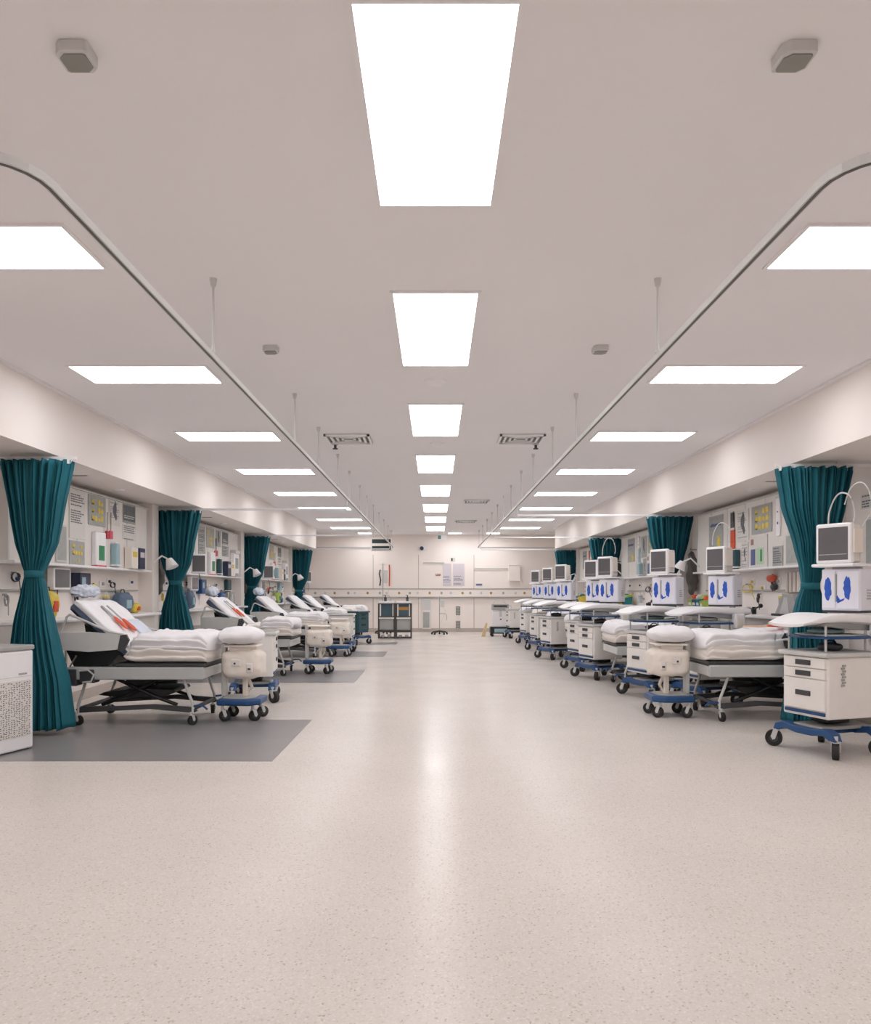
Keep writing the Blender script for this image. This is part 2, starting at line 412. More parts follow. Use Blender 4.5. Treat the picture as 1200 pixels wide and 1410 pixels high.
# ------------------------------------------------------------------ casters
CAST = {}
def caster(parent, x, y, r, ang=0, drop=0):
    if r not in CAST:
        f = MB().cyl((0, 0, r*1.9), (0, 0, r*2.7), r*.28).prism([(-r*.15, r*2.1), (r*.45, r*2.1), (r*.75, r*1.2), (r*.55, r*.8), (r*.25, r*.9)], 'y', -r*.52, -r*.40)
        f.prism([(-r*.15, r*2.1), (r*.45, r*2.1), (r*.75, r*1.2), (r*.55, r*.8), (r*.25, r*.9)], 'y', r*.40, r*.52).box(-r*.2, r*.5, -r*.5, r*.5, r*1.95, r*2.15)
        fo = f.build('caster', LGREY, None)
        wo = MB().cyl((r*.4, -r*.34, r), (r*.4, r*.34, r), r, seg=22).build('wheel', RUBBER, fo, True)
        ho = MB().cyl((r*.4, -r*.38, r), (r*.4, r*.38, r), r*.5, seg=16).build('hub', DGREY, fo, True)
        CAST[r] = (fo.data, wo.data, ho.data)
        for q in (ho, wo, fo): bpy.data.objects.remove(q)
    a, b, c = CAST[r]
    fo = bpy.data.objects.new('caster', a); C.objects.link(fo); fo.parent = parent; fo.location = (x, y, 0); fo.rotation_euler.z = ang
    for nme, me in (('wheel', b), ('hub', c)):
        q = bpy.data.objects.new(nme, me); C.objects.link(q); q.parent = fo
    return fo

# ------------------------------------------------------------------ beds (head at x=0, foot towards +x)
L = 1.48
def path_pts(head, off=0, x1=L, x0=None, n=44):
    (hx, hz), (kx, kz) = head
    raw = [(hx, hz), (kx-.10, kz+.10*(hz-kz)/(kx-hx)), (kx-.03, kz+.02), (kx+.06, kz), (x1, kz)]
    # resample
    P = [Vector((a, b)) for a, b in raw]; Ls = [0]
    for a, b in zip(P, P[1:]): Ls.append(Ls[-1]+(b-a).length)
    out = []
    for i in range(n+1):
        d = Ls[-1]*i/n
        for j in range(len(P)-1):
            if d <= Ls[j+1]+1e-9:
                f = (d-Ls[j])/(Ls[j+1]-Ls[j]); out.append(P[j].lerp(P[j+1], f)); break
    if x0 is not None: out = [p for p in out if p.x >= x0]
    return out
def slab(m, path, half, t, base, k=5, amp=.01, seed=0, M=40, fr=5, crease=0, taper=0, fold=0):
    rings = []
    for i, p in enumerate(path):
        a = path[max(i-1, 0)]; b = path[min(i+1, len(path)-1)]; tg = (b-a).normalized(); nr = Vector((-tg.y, tg.x))
        e = min(i, len(path)-1-i)/3.0; endf = min(1, .55+.45*math.sin(min(1, e)*math.pi/2)) if e < 1 else 1
        ring = []
        for q in range(M):
            an = 2*math.pi*q/M; ca, sa = math.cos(an), math.sin(an)
            rr = (abs(ca)**k+abs(sa)**k)**(-1/k); u, v = ca*rr, sa*rr
            nz = noise.noise(Vector((p.x*fr, u*half*fr, seed*3.1+v)))*amp
            nz += crease*(abs(math.sin(p.x*16+u*5+seed+3*noise.noise(Vector((p.x*2, u, seed)))))-.6)
            if fold and abs(u) > .75: nz += fold*(abs(math.sin(v*4.2+seed+1.6*noise.noise(Vector((p.x*2.2, u, seed*.7)))))-.5)
            d = base+(v+1)/2*t*endf
            if v > -.5: d += nz
            yy = u*half*(1-(1-endf)*.15)+nz*(u if abs(u) > .8 else 0)*1.2
            c = p+nr*d
            ring.append(m.bm.verts.new((c.x, yy, c.y)))
        rings.append(ring)
    m._loft(rings); return m
def make_bed(kind=0, seed=0, low=False):
    t = thing('hospital_bed', '', 'hospital bed')
    HZ = .80 if low else 1.23
    H = ((.06, HZ), (.70, .66))
    # frame
    for s in (-1, 1): B(.0, L, s*.47-.025, s*.47+.025, .485, .615, .012).build('side_beam', mat('bed_beam', (.74, .75, .745), .35), t)
    B(L-.045, L, -.445, .445, .49, .60, .01).build('end_beam', LGREY, t)
    B(.0, .04, -.445, .445, .49, .60, .01).build('end_beam', LGREY, t)
    B(.55, L+.01, -.46, .46, .615, .655, .012).build('deck', DGREY, t)
    slab(MB(), path_pts(H), .43, .012, -.012, k=8, amp=0).build('backrest', DGREY, t)
    # mattress, sheets
    m = slab(MB(), path_pts(H, x1=L+.0), .455, .12, 0, k=7, amp=.004, seed=seed); m.build('mattress', PADBL, t, 'all')
    m = slab(MB(), path_pts(H, x1=L+.005), .475, .085, .062, k=6, amp=.02, seed=seed+3, crease=.006, fr=6, M=56); m.build('sheet', LINEN, t, 'all')
    cov = BLUEL if kind == 2 else CREAML
    pth = path_pts(H, x1=L+.02, x0=.62, n=60)
    m = slab(MB(), pth, .505, .205, -.005, k=5, amp=.022, seed=seed+9, crease=.006, fr=4, M=96, fold=.022); m.build('blanket', cov, t, 'all')
    pth = path_pts(H, x1=L+.035, x0=(.66 if kind != 1 else .95) if not low else .45, n=60)
    m = slab(MB(), pth, .512, .19, .115, k=4.2, amp=.030, seed=seed+19, crease=.009, fr=3.5, M=96, fold=.026); m.build('duvet', LINEN if kind != 2 else CREAML, t, 'all')
    # head end shells, tubes
    for s in (-1, 1):
        y = s*.505
        MB().prism([(.0, .80), (.0, .975), (.30, .985), (.60, .96), (.66, .93), (.60, .80), (.30, .775)], 'y', y-.012, y+.012, .004).build('side_rail', LGREY, t)
        MB().tube([(.01, y, .60), (.01, y, .99), (.03, y, 1.02), (.07, y, 1.14 if not low else 1.03), (.10, y, 1.165 if not low else 1.035), (.14, y, 1.15 if not low else 1.03), (.50, y, .99), (.66, y, .955), (.67, y, .86)], .013, 8).build('rail_tube', LGREY, t, True)
        MB().prism([(.60, .79), (.63, .95), (.69, .96), (.72, .90), (.66, .78)], 'y', y-.02, y+.02, .004).build('rail_latch', DGREY, t)
        MB().cyl((.06, y, .62), (.06, y, .79), .012).cyl((.10, y, .62), (.17, y, .74), .008).build('rail_post', CHROME, t, True)
    MB().prism([(.02, .79), (.62, .79), (.46, .62), (.10, .62)], 'y', -.42, .42, .006).build('mechanism_cover', BLACK, t)
    if not low: MB().prism([(.16, 1.06), (.20, .80), (.52, .80), (.52, .82)], 'y', -.3, .3, .004).build('backrest_support', BLACK, t)
    m = MB().box(.02, .17, -.50, -.34, .42, .60, .015).box(.19, .36, -.50, -.36, .45, .60, .02); m.build('control_box', DGREY, t)
    MB().tube([(.20, -.51, .58), (.30, -.53, .59), (.36, -.53, .54), (.33, -.53, .47), (.24, -.52, .46)], .010, 8).build('cable_loop', LGREY, t, True)
    # undercarriage
    for s in (-1, 1):
        MB().prism([(.12, .17), (.20, .20), (.55, .20), (.95, .22), (L-.15, .19), (L-.08, .15), (L-.12, .13), (.9, .17), (.5, .15), (.16, .13)], 'y', s*.40-.02, s*.40+.02, .004).build('base_rail', DGREY, t)
        MB().tube([(.35, s*.3, .20), (.62, s*.3, .30), (.95, s*.3, .47)], .020, 8).tube([(1.15, s*.3, .20), (.88, s*.3, .30), (.5, s*.3, .48)], .020, 8).build('lift_arm', BLACK, t, True)
    MB().prism([(.30, .30), (.36, .33), (.75, .37), (1.10, .36), (1.12, .33), (.95, .26), (.55, .27)], 'y', -.28, .28, .008).build('motor_tray', BLACK, t)
    MB().box(.55, .80, -.12, .10, .36, .46, .02).cyl((.5, 0, .42), (1.05, 0, .42), .03).build('motor', DGREY, t)
    for x in (.15, L-.13):
        MB().cyl((x, -.40, .17), (x, .40, .17), .022).build('axle', BLACK, t, True)
        for s in (-1, 1):
            MB().tube([(x, s*.41, .13), (x+.0, s*.41, .22), (x+.05*(1 if x < .5 else -1), s*.42, .36), (x+.09*(1 if x < .5 else -1), s*.43, .49)], .016, 8).build('leg', LGREY, t, True)
            caster(t, x-.02, s*.41, .052, .4*s+x)
    for s in (-1, 1):
        MB().tube([(L-.13, s*.41, .20), (L-.02, s*.43, .21), (L+.03, s*.44, .17)], .012, 8).build('brake_pedal', BLUE, t, True)
    MB().box(L-.005, L+.012, -.40, .40, .615, .66, .008).build('foot_rail', DGREY, t)
    return t
BED_A, BED_B, BED_C = make_bed(0, 1), make_bed(1, 5), make_bed(2, 8)
protos = {0: BED_A, 1: BED_B, 2: BED_C}; used = set()
def place_bed(kind, x, y, rz, label, group):
    if kind not in used: t = protos[kind]; used.add(kind); t.location = (x, y, 0); t.rotation_euler.z = rz; t['label'] = label
    else: t = clone(protos[kind], label, (x, y, 0), rz)
    t['group'] = group
    return t
LB = [(0, -3.9, 8.8, 'nearest hospital bed on the left, raised backrest with orange handled straps lying on it'),
      (1, -3.88, 13.7, 'second hospital bed on the left, between the second and third teal curtains'),
      (0, -3.9, 17.3, 'third hospital bed on the left, just before the third teal curtain'),
      (1, -3.82, 20.4, 'fourth hospital bed on the left, behind the third teal curtain'),
      (2, -3.75, 22.3, 'left hospital bed with blue blanket towards the end wall'),
      (0, -3.75, 25.8, 'farthest hospital bed on the left, beside the end wall')]
for k, x, y, l in LB: place_bed(k, x, y, 0, l, 'hospital beds in the left row')
RB = [(0, 4.42, 9.05, 'nearest hospital bed on the right, white sheets, behind the nearest drawer cart'),
      (1, 4.1, 12.0, 'second hospital bed on the right, between two drawer carts'),
      (0, 4.1, 15.6, 'third hospital bed on the right'),
      (1, 4.05, 17.9, 'fourth hospital bed on the right from the camera'),
      (2, 4.0, 20.25, 'right hospital bed with blue blanket in the far half of the row'),
      (0, 3.95, 22.75, 'farthest hospital bed on the right')]
protos.update({3: make_bed(0, 21, True), 4: make_bed(1, 25, True), 5: make_bed(2, 28, True)})
RB = [(k+3, x, y, l) for k, x, y, l in RB]
for k, x, y, l in RB: place_bed(k, x, y, math.pi, l, 'hospital beds in the right row')

def pillow(loc, half, label, rot=(0, 0, 0), seed=0, m=None, grp=None):
    o = MB().soft((0, 0, 0), half, k=2.7, n=16, amp=.012, seed=seed, fr=3, pinch=.35).build('pillow', m or LINEN, None, 'all', loc)
    o.rotation_euler = rot; return tag(o, label, 'pillow', grp)
def tilt(z): return (0, R(z), 0)
# things on the left beds' backrests
def on_back(u, dy, bx, by, off=.15):
    # point on the raised backrest surface: u 0 (head) .. 1 (hinge)
    hx, hz, kx, kz = .06, 1.23, .70, .66
    d = Vector((kx-hx, kz-hz)).normalized(); nn = Vector((-d.y, d.x))
    p = Vector((hx, hz))+Vector((kx-hx, kz-hz))*u+nn*off
    return (bx+p.x, by+dy, p.y)
TB = math.degrees(math.atan2(.57, .64))
def straps(bx, by, label):
    t = thing('handled_strap', label, 'strap', on_back(.45, -.12, bx, by, .168)); t.rotation_euler = tilt(TB)
    for s in (-1, 1):
        MB().soft((.08+s*.02, s*.08, .012), (.10, .045, .012), k=3, n=6, amp=.004, seed=s).build('handle', ORANGE, t, 'all')
        MB().box(-.22, 0, s*.07-.02, s*.07+.02, .002, .010).build('webbing', GREYP, t)
straps(-3.9, 8.8, 'pair of orange handled grey straps lying on the nearest left bed')
straps(-3.88, 13.7, 'orange handled straps lying on the second left bed')
def sheet_thing(bx, by, u, dy, label, m=PAPER, w_=.30, h_=.34):
    o = MB().soft((0, 0, 0), (w_/2, h_/2, .008), k=8, n=8, amp=.006, seed=by).build('folded_sheet', m, None, 'all', on_back(u, dy, bx, by, .170))
    o.rotation_euler = tilt(TB); tag(o, label, 'folded sheet')
sheet_thing(-3.9, 8.8, .95, -.14, 'flat white folded sheet near the middle of the nearest left bed')
sheet_thing(-3.9, 8.8, .62, .22, 'pale blue folded sheet on the far side of the nearest left bed', mat('pale_blue_linen', (.84, .87, .92), .8), .26, .34)
sheet_thing(-3.88, 13.7, .85, -.1, 'white folded sheet on the second left bed')
t = thing('handled_strap', 'orange and white strap lying near the head of the nearest right bed', 'strap', (3.75, 8.78, 1.015))
MB().soft((0, 0, .012), (.10, .06, .014), k=3, n=6, amp=.006).build('handle', ORANGE, t, 'all'); MB().soft((-.22, .02, .004), (.14, .035, .008), k=4, n=6, amp=.004).build('webbing', mat('peach_cloth', (.92, .76, .62), .7), t, 'all')
o = MB().soft((0, 0, 0), (.09, .24, .06), k=2.6, n=18, amp=.035, seed=4, fr=7).build('rolled_cloth', MATS['pale_blue_linen'], None, 'all', (-3.83, 8.74, 1.41)); tag(o, 'crumpled bluish white cloth on top of the nearest left backrest', 'cloth')
for by, l in ((13.7, 'second'), (17.3, 'third')):
    o = MB().soft((0, 0, 0), (.09, .2, .08), k=2.4, n=10, amp=.03, seed=by).build('rolled_cloth', MATS['pale_blue_linen'], None, 'all', (-3.82, by-.05, 1.41)); tag(o, 'crumpled white cloth on top of the %s left bed' % l, 'cloth')

# ------------------------------------------------------------------ cream bedside stands
def make_stand():
    t = thing('bedside_stand', '', 'bedside stand')
    MB().prism([(-.22, -.22), (.12, -.26), (.25, -.16), (.25, .18), (.12, .26), (-.22, .22)], 'z', .175, .245, .02).build('base', BLUE, t)
    MB().prism([(-.17, -.17), (.09, -.20), (.18, -.12), (.18, .13), (.09, .20), (-.17, .17)], 'z', .244, .254, .003).build('foot_deck', GREYP, t)
    MB().box(-.21, -.155, -.05, .05, .25, .84, .015).build('post', LGREY, t)
    MB().box(.02, .07, -.035, .035, .25, .47, .01).tube([(.05, .05, .25), (.10, .08, .34), (.06, .06, .45)], .02).build('strut', CREAM, t)
    MB().soft((.035, 0, .61), (.215, .20, .155), k=5, n=12, amp=.012, seed=2).build('body', CREAM, t, 'all')
    MB().box(-.06, .04, -.215, -.19, .60, .67, .008).build('dial_panel', BEIGEP, t); MB().box(.10, .17, -.21, -.185, .53, .63, .012).build('dial_panel', BEIGEP, t)
    MB().box(.12, .15, -.218, -.195, .56, .58).box(-.03, -.01, -.222, -.2, .62, .64).build('button', DGREY, t)
    MB().box(-.10, .14, -.13, .13, .755, .80, .01).build('neck', BEIGEP, t)
    MB().box(-.15, .20, -.17, .17, .80, .825, .01).build('top_plate', CREAM, t)
    for x, y in ((-.16, -.18), (-.16, .18), (.16, -.16), (.18, .15)): caster(t, x, y, .062, .5+x)
    return t
ST = make_stand()
ST.location = (-2.14, 8.8, 0); ST['label'] = 'cream stand with blue base and pillow at the foot of the nearest left bed'
SG = 'cream stands with blue bases'
ST['group'] = SG
pillow((-2.13, 8.78, .925), (.24, .29, .095), 'white pillow on the cream stand beside the nearest left bed', seed=1, grp='pillows on the bedside stands')
for i, (x, y, l) in enumerate(((-2.03, 13.75, 'at the foot of the second left bed'), (-2.1, 17.35, 'at the foot of the third left bed'), (2.66, 9.05, 'on the right at the foot of the nearest right bed'))):
    c = clone(ST, 'cream stand with blue base '+l, (x, y, 0), 0 if x < 0 else math.pi)
    if x > 0:
        c.rotation_euler.z = 0; c.scale.x = -1
        pillow((x, y, .925), (.25, .29, .095), 'white pillow on the cream stand beside the nearest right bed', seed=5, grp='pillows on the bedside stands')

# ------------------------------------------------------------------ drawer carts (drawers face -x)
def make_cart(body=CARTW, tray=True):
    t = thing('drawer_cart', '', 'medical cart')
    h = .26
    MB().box(-h+.01, h, -h, h, .32, .845, .012).build('body', body, t)
    MB().box(-h-.035, h+.02, -h-.025, h+.025, .845, .885, .014).build('worktop', body if body is not CARTW else LGREY, t)
    MB().box(-h-.01, h-.02, -h+.03, h-.03, .882, .892, .004).build('top_mat', GREYP, t)
    for z0, z1 in ((.745, .835), (.655, .738), (.385, .648)):
        d = MB().box(-h-.012, -h+.02, -h+.02, h-.03, z0, z1, .006).build('drawer', body, t)
        zm = (z0+z1)/2 if z1 > .7 else z0+.14
        m = MB().box(-h-.022, -h-.008, -.085, .085, zm-.022, zm+.022, .004); m.build('handle', DGREY if body is CARTW else BLACK, d)
    B(-h-.004, -h+.02, -h+.03, h-.03, .345, .372, .004).build('blue_strip', BLUE, t)
    m = MB()
    for k in range(8): m.box(-.12+.012*(k % 2), -.085+.012*(k % 2), -h-.014, -h-.002, .60+k*.024, .615+k*.024, .003)
    m.build('latch_chain', GREYP, t)
    # blue base with arched legs
    MB().box(-.10, .14, -.10, .10, .26, .32, .01).build('column', BLACK, t)
    for s in (-1, 1):
        arch = [(-.36, .15), (-.33, .215), (-.25, .245), (-.12, .225), (.10, .225), (.24, .245), (.33, .215), (.36, .15), (.29, .155), (.22, .185), (.08, .165), (-.10, .165), (-.22, .185), (-.29, .155)]
        MB().prism(arch, 'x', -.045+s*.24, .045+s*.24, .010).build('base_arm', BLUE, t)
    MB().box(-.225, .225, -.17, .17, .215, .245, .012).build('base_deck', GREYP, t)
    MB().box(-.23, .23, -.10, .10, .17, .216, .01).build('base_spine', BLUE, t)
    for x in (-1, 1):
        for y in (-1, 1): caster(t, x*.25, y*.335, .074, .7 if x*y > 0 else 2.4)
    if tray:
        for x in (-.23, .20):
            for y in (-.21, .21): MB().cyl((x, y, .885), (x, y, 1.15), .010, seg=8).build('post', LGREY, t, True)
        MB().prism([(-.33, -.02), (-.24, -.27), (.02, -.33), (.27, -.27), (.30, .24), (-.22, .26)], 'z', 1.0, 1.022, .006).build('middle_shelf', BLUE, t)
        MB().prism([(-.27, -.02), (-.20, -.22), (.02, -.26), (.22, -.22), (.24, .2), (-.18, .2)], 'z', 1.022, 1.034, .004).build('shelf_liner', LGREY, t)
        # wing shaped upper tray, curved and drooping towards the aisle
        m = MB(); rings = []
        for i in range(25):
            u = i/24; x = -.46+u*.90
            z = 1.165-.055*(1-u)**2+.022*math.sin(u*math.pi*1.6)
            hwid = .30*(1-.30*(1-u)**3); th = .012+.034*math.sin(min(1, u*2.2)*math.pi/2)
            ring = []
            for k in range(20):
                a = 2*math.pi*k/20; ca, sa = math.cos(a), math.sin(a); q = (abs(ca)**5+abs(sa)**5)**-.2
                yy = ca*q; zz = sa*q
                ring.append(m.bm.verts.new((x, yy*hwid, z+zz*th+.018*abs(yy)**3)))
            rings.append(ring)
        m._loft(rings); m.build('upper_tray', WHITE, t, True)
        MB().prism([(-.30, 1.12), (-.10, 1.09), (.32, 1.06), (.34, 1.13), (-.2, 1.14)], 'y', -.22, .22, .005).build('tray_bracket', GREYP, t)
        d = MB().box(.20, .34, -.33, -.24, .94, 1.13, .02, 3).build('dispenser', WHITE, t)
        MB().box(.225, .30, -.338, -.325, .97, 1.08, .004).build('window', CREAM, d)
    return t
CT = make_cart(); CT.location = (3.455, 7.03, 0); CT.rotation_euler.z = .32
CT['label'] = 'nearest white drawer cart on the right with blue arched base and wing shaped tray'; CT['group'] = 'white drawer carts along the right row'
CP = make_cart(tray=False)
carts = [(3.42, 9.98+.12, .25, 'white drawer cart standing behind the nearest right bed'), (2.93, 10.72, .30, 'white drawer cart second nearest along the right aisle'),
         (2.68, 13.0, .30, 'white drawer cart third along the right aisle, after the second bed'), (2.72, 14.4, .26, 'white drawer cart fourth along the right aisle'),
         (2.54, 16.75, .28, 'white drawer cart fifth along the right aisle'), (2.58, 19.05, .22, 'white drawer cart sixth along the right aisle'), (2.6, 21.5, .22, 'white drawer cart seventh along the right aisle')]
allc = [(3.455, 7.03, .32)]
for x, y, rz, l in carts:
    c = clone(CT, l, (x, y, 0), rz); allc.append((x, y, rz))
CP.location = (-2.35, 10.4, 0); CP.rotation_euler.z = math.pi+.12
CP['label'] = 'plain white drawer cart behind the nearest cream stand on the left'; CP['group'] = 'trayless drawer carts'
clone(CP, 'plain white drawer cart at the left row between the third and fourth beds', (-2.2, 18.9, 0), math.pi)
clone(CP, 'plain white drawer cart farthest along the right row', (2.45, 24.3, 0), .1)
TC = make_cart(TEALD, False); TC.location = (-2.15, 21.4, 0); TC.rotation_euler.z = math.pi-.5
TC['label'] = 'dark teal cabinet cart by the blue blanket bed on the left'

# device cases with blue marks and monitors on the trays
def make_case():
    t = thing('equipment_case', '', 'equipment case')
    MB().box(-.17, .17, -.13, .13, .02, .385, .012).build('body', CASE, t)
    B(-.165, .165, -.125, .125, 0, .022, .004).build('foot', DGREY, t)
    rnd = random.Random(3)
    for x0, x1, c in ((-.16, -.045, -.105), (-.03, .16, .06)):
        d = MB().box(x0, x1, -.142, -.128, .035, .37, .006).build('door', CASE, t)
        pts = []
        for k in range(22):
            a = 2*math.pi*k/22; pts.append((c+math.cos(a)*.030*(1+rnd.uniform(-.25, .25)), .215+math.sin(a)*.10*(1+rnd.uniform(-.12, .12))))
        m = MB().prism(pts, 'y', -.1445, -.1415)
        m.build('blue_mark', SCRUB, d)
    MB().prism([(-.04, .12), (-.02, .085), (.03, .11), (.04, .13), (0, .115), (-.025, .155)], 'y', -.1445, -.1415).build('blue_drip', SCRUB, t)
    m = MB()
    for k in range(4): m.box(.171, .174, -.02+.0*k, .06, .12+k*.025, .13+k*.025)
    m.build('side_vents', GREYP, t)
    MB().box(-.045, -.03, -.150, -.13, .10, .34, .003).build('centre_bar', GREYP, t)
    MB().box(-.10, .10, -.08, .08, .385, .405, .004).build('neck', LGREY, t)
    return t
def make_monitor():
    t = thing('patient_monitor', '', 'monitor')
    MB().box(-.20, .21, -.15, .14, 0, .028, .010).build('shelf', WHITE, t)
    MB().box(-.18, .17, -.115, -.06, .03, .385, .018, 3).build('bezel', WHITE, t)
    MB().prism([(-.165, -.06), (.16, -.06), (.14, .05), (.10, .11), (-.10, .11), (-.14, .05)], 'z', .04, .37, .015).build('housing', BEIGEP, t)
    B(-.150, .140, -.118, -.112, .06, .350, .004).build('screen', SCREEN, t)
    B(-.140, .130, -.120, -.117, .108, .112).build('screen_line', LGREY, t)
    B(.175, .19, -.10, .02, .12, .33, .006).build('side_pocket', CREAM, t)
    return t
CS = make_case(); MO = make_monitor(); firstc = True
def on_tray(c, lx, ly, z, extra):
    x, y, rz = c; return (x+math.cos(rz)*lx-math.sin(rz)*ly, y+math.sin(rz)*lx+math.cos(rz)*ly, z)
cnames = ['the nearest right drawer cart', 'the cart behind the nearest right bed', 'the second cart along the right aisle', 'the third cart along the right aisle', 'the fourth cart along the right aisle', 'the fifth cart along the right aisle', 'the sixth cart along the right aisle', 'the seventh cart along the right aisle']
for i, c in enumerate(allc):
    p = on_tray(c, .22 if i != 1 else .28, 0, 1.215, 0); va = -math.atan2(p[0], p[1]); rz = va-.42; rm = va-(.62 if i == 0 else .78)
    l1 = 'white cabinet box with blue hand shaped marks on '+cnames[i]; l2 = 'patient monitor with blank grey screen above '+cnames[i]
    q = (p[0]-.05, p[1], 1.215+.405)
    if i == 0:
        CS.location = p; CS.rotation_euler.z = rz; CS['label'] = l1; MO.location = q; MO.rotation_euler.z = rm; MO['label'] = l2
        CS['group'] = 'white boxes with blue marks on the carts'; MO['group'] = 'patient monitors on the carts'
    else:
        clone(CS, l1, p, rz); mo = clone(MO, l2, q, rm); mo.scale = (.92, .92, .92)
    if i in (0, 3, 1):
        m = MB().tube(curvy([(-.12, 0, .38), (-.11, 0, .50), (-.06, 0, .62), (0, 0, .66), (.07, .0, .62), (.11, 0, .48), (.10, 0, .40)]), .007, 8)
        o = m.build('cable', LGREY, None, True, q, rz); tag(o, 'looped pale cable rising above the monitor on '+cnames[i], 'cable')
    if i == 0:
        m = MB().tube(curvy([(.0, .05, .56), (.06, .04, .70), (.15, .03, .74), (.22, .02, .66), (.24, .02, .5), (.17, .02, .36), (.14, 0, .28)]), .006, 8)
        o = m.build('cable', LGREY, None, True, q, rz); tag(o, 'second looped pale cable right of the nearest monitor', 'cable')
# folded cloth, bag, dispensers on the middle shelves
for i, c in enumerate(allc[:6]):
    p = on_tray(c, -.02, .0, 1.034+.022, 0)
    o = MB().soft((0, 0, 0), (.14, .12, .022), k=3.5, n=8, amp=.01, seed=i).build('folded_cloth', LINEN if i % 2 else PALEB, None, 'all', p, c[2]); tag(o, 'folded %s cloth on the blue shelf of %s' % ('white' if i % 2 else 'pale blue', cnames[i]), 'cloth')
    p = on_tray(c, -.05, -.08, .892, 0)
    t = thing('instrument_bag', 'dark instrument bag lying on the worktop of '+cnames[i], 'bag', p, c[2], 'dark bags on the cart worktops')
    MB().soft((0, 0, .035), (.11, .07, .035), k=3, n=6, amp=.012, seed=i).build('body', DGREY, t, 'all')
    MB().tube([(-.05, 0, .065), (-.02, 0, .09), (.03, 0, .09), (.06, 0, .065)], .006, 6).build('handle', BLACK, t)

# ------------------------------------------------------------------ air purifier on the left
t = thing('air_purifier', 'white air purifier with perforated front and grey top at the left edge', 'air purifier', (-3.60, 7.15, 0), 0)
t.rotation_euler.z = math.atan2(-.38, -.11)+math.pi/2   # local: face towards local -x? handled below
t.rotation_euler.z = -.28
# local frame: front face is the plane x=0 (facing +x), y from -.62 to 0, body to x=-.36
MB().box(-.36, 0, -.62, 0, .012, .885, .018, 3).build('body', WHITE, t)
MB().box(-.37, .008, -.63, .008, .885, .93, .012).build('top_panel', GREYP, t)
B(-.33, -.03, -.59, -.03, 0, .014).build('base', DGREY, t)
B(.0, .003, -.61, -.01, .655, .659).build('seam', LGREY, t)
g = B(-.001, .004, -.585, -.045, .13, .625, .001).build('grille', BEIGEP, t)
rnd = random.Random(4); m = MB()
for i in range(19):
    for j in range(27):
        yy = -.572+i*.0290+rnd.uniform(-.005, .005); zz = .142+j*.0178+rnd.uniform(-.003, .003)
        if rnd.random() < .85:
            k_ = rnd.choice((1, 1, -1)); l_ = rnd.uniform(.7, 1.3)
            bb = bmesh.new(); v = [bb.verts.new((.0045, yy+a*l_, zz+b_*k_)) for a, b_ in ((-.009, -.005), (.006, -.002), (.010, .004), (.004, .006), (-.008, .001))]; bb.faces.new(v); m._merge(bb)
o = m.build('perforations', VENT, g)
m = MB()
for k in range(6): m.box(.0, .004, -.17+k*.016, -.17+k*.016+.011, .672, .688)
m.build('name_plate', INKL, t)

# ------------------------------------------------------------------ floor inlays
for i, (y0, y1, x1, l) in enumerate(((6.6, 8.75, -1.35, 'nearest dark grey vinyl area on the floor under the first left bed'), (12.3, 14.3, -1.25, 'second dark grey vinyl area on the floor under the second left bed'),
        (17.2, 18.7, -1.12, 'third dark grey vinyl area on the left side of the floor'), (21.2, 22.2, -1.05, 'farthest thin dark grey vinyl area on the left side of the floor'))):
    o = B(-4.55, x1, y0, y1, 0, .002).build('floor_mat', MATGREY); tag(o, l, 'floor mat', 'grey vinyl areas in the left bays')

# ------------------------------------------------------------------ wall fittings
def wallrect(px0, py0, px1, py1, D):
    ya, yb = D*F/abs(px0-600), D*F/abs(px1-600); y0, y1 = sorted((ya, yb)); pc = (px0+px1)/2; yc = D*F/abs(pc-600)
    k = yc/F
    return (y0+y1)/2, y1-y0, EYE+(815-py1)*k, EYE+(815-py0)*k
def scribble(parent, w_, h_, seed, m, rows=None, x0=None, x1=None, z0=None, z1=None, d=-.0065, size=.014, name='printing'):
    rnd = random.Random(seed); b = MB(); x0 = -w_*.42 if x0 is None else x0; x1 = w_*.42 if x1 is None else x1
    z0 = h_*.08 if z0 is None else z0; z1 = h_*.92 if z1 is None else z1; z = z1; cnt = 0
    while z > z0 and cnt < 60:
        x = x0
        if rnd.random() < .82:
            end = x1-rnd.random()*(x1-x0)*.4
            while x < end:
                l = rnd.uniform(.02, .06)
                if x+l < x1: b.box(x, x+l, d-.001, d+.001, z-size, z); cnt += 1
                x += l+.012
        z -= size*rnd.choice((2, 2, 3))
    if not cnt: b.box(x0, x1, d-.001, d+.001, z0, z0+size)
    if cnt == 2: b.box(x0, x0+(x1-x0)*.3, d-.001, d+.001, z0, z0+size*.6)
    return b.build(name, m, parent)
def polyblob(c, r, n_, seed, squash=1):
    rnd = random.Random(seed); return [(c[0]+math.cos(2*math.pi*k/n_)*r*rnd.uniform(.6, 1.2), c[1]+math.sin(2*math.pi*k/n_)*r*squash*rnd.uniform(.6, 1.2)) for k in range(n_)]

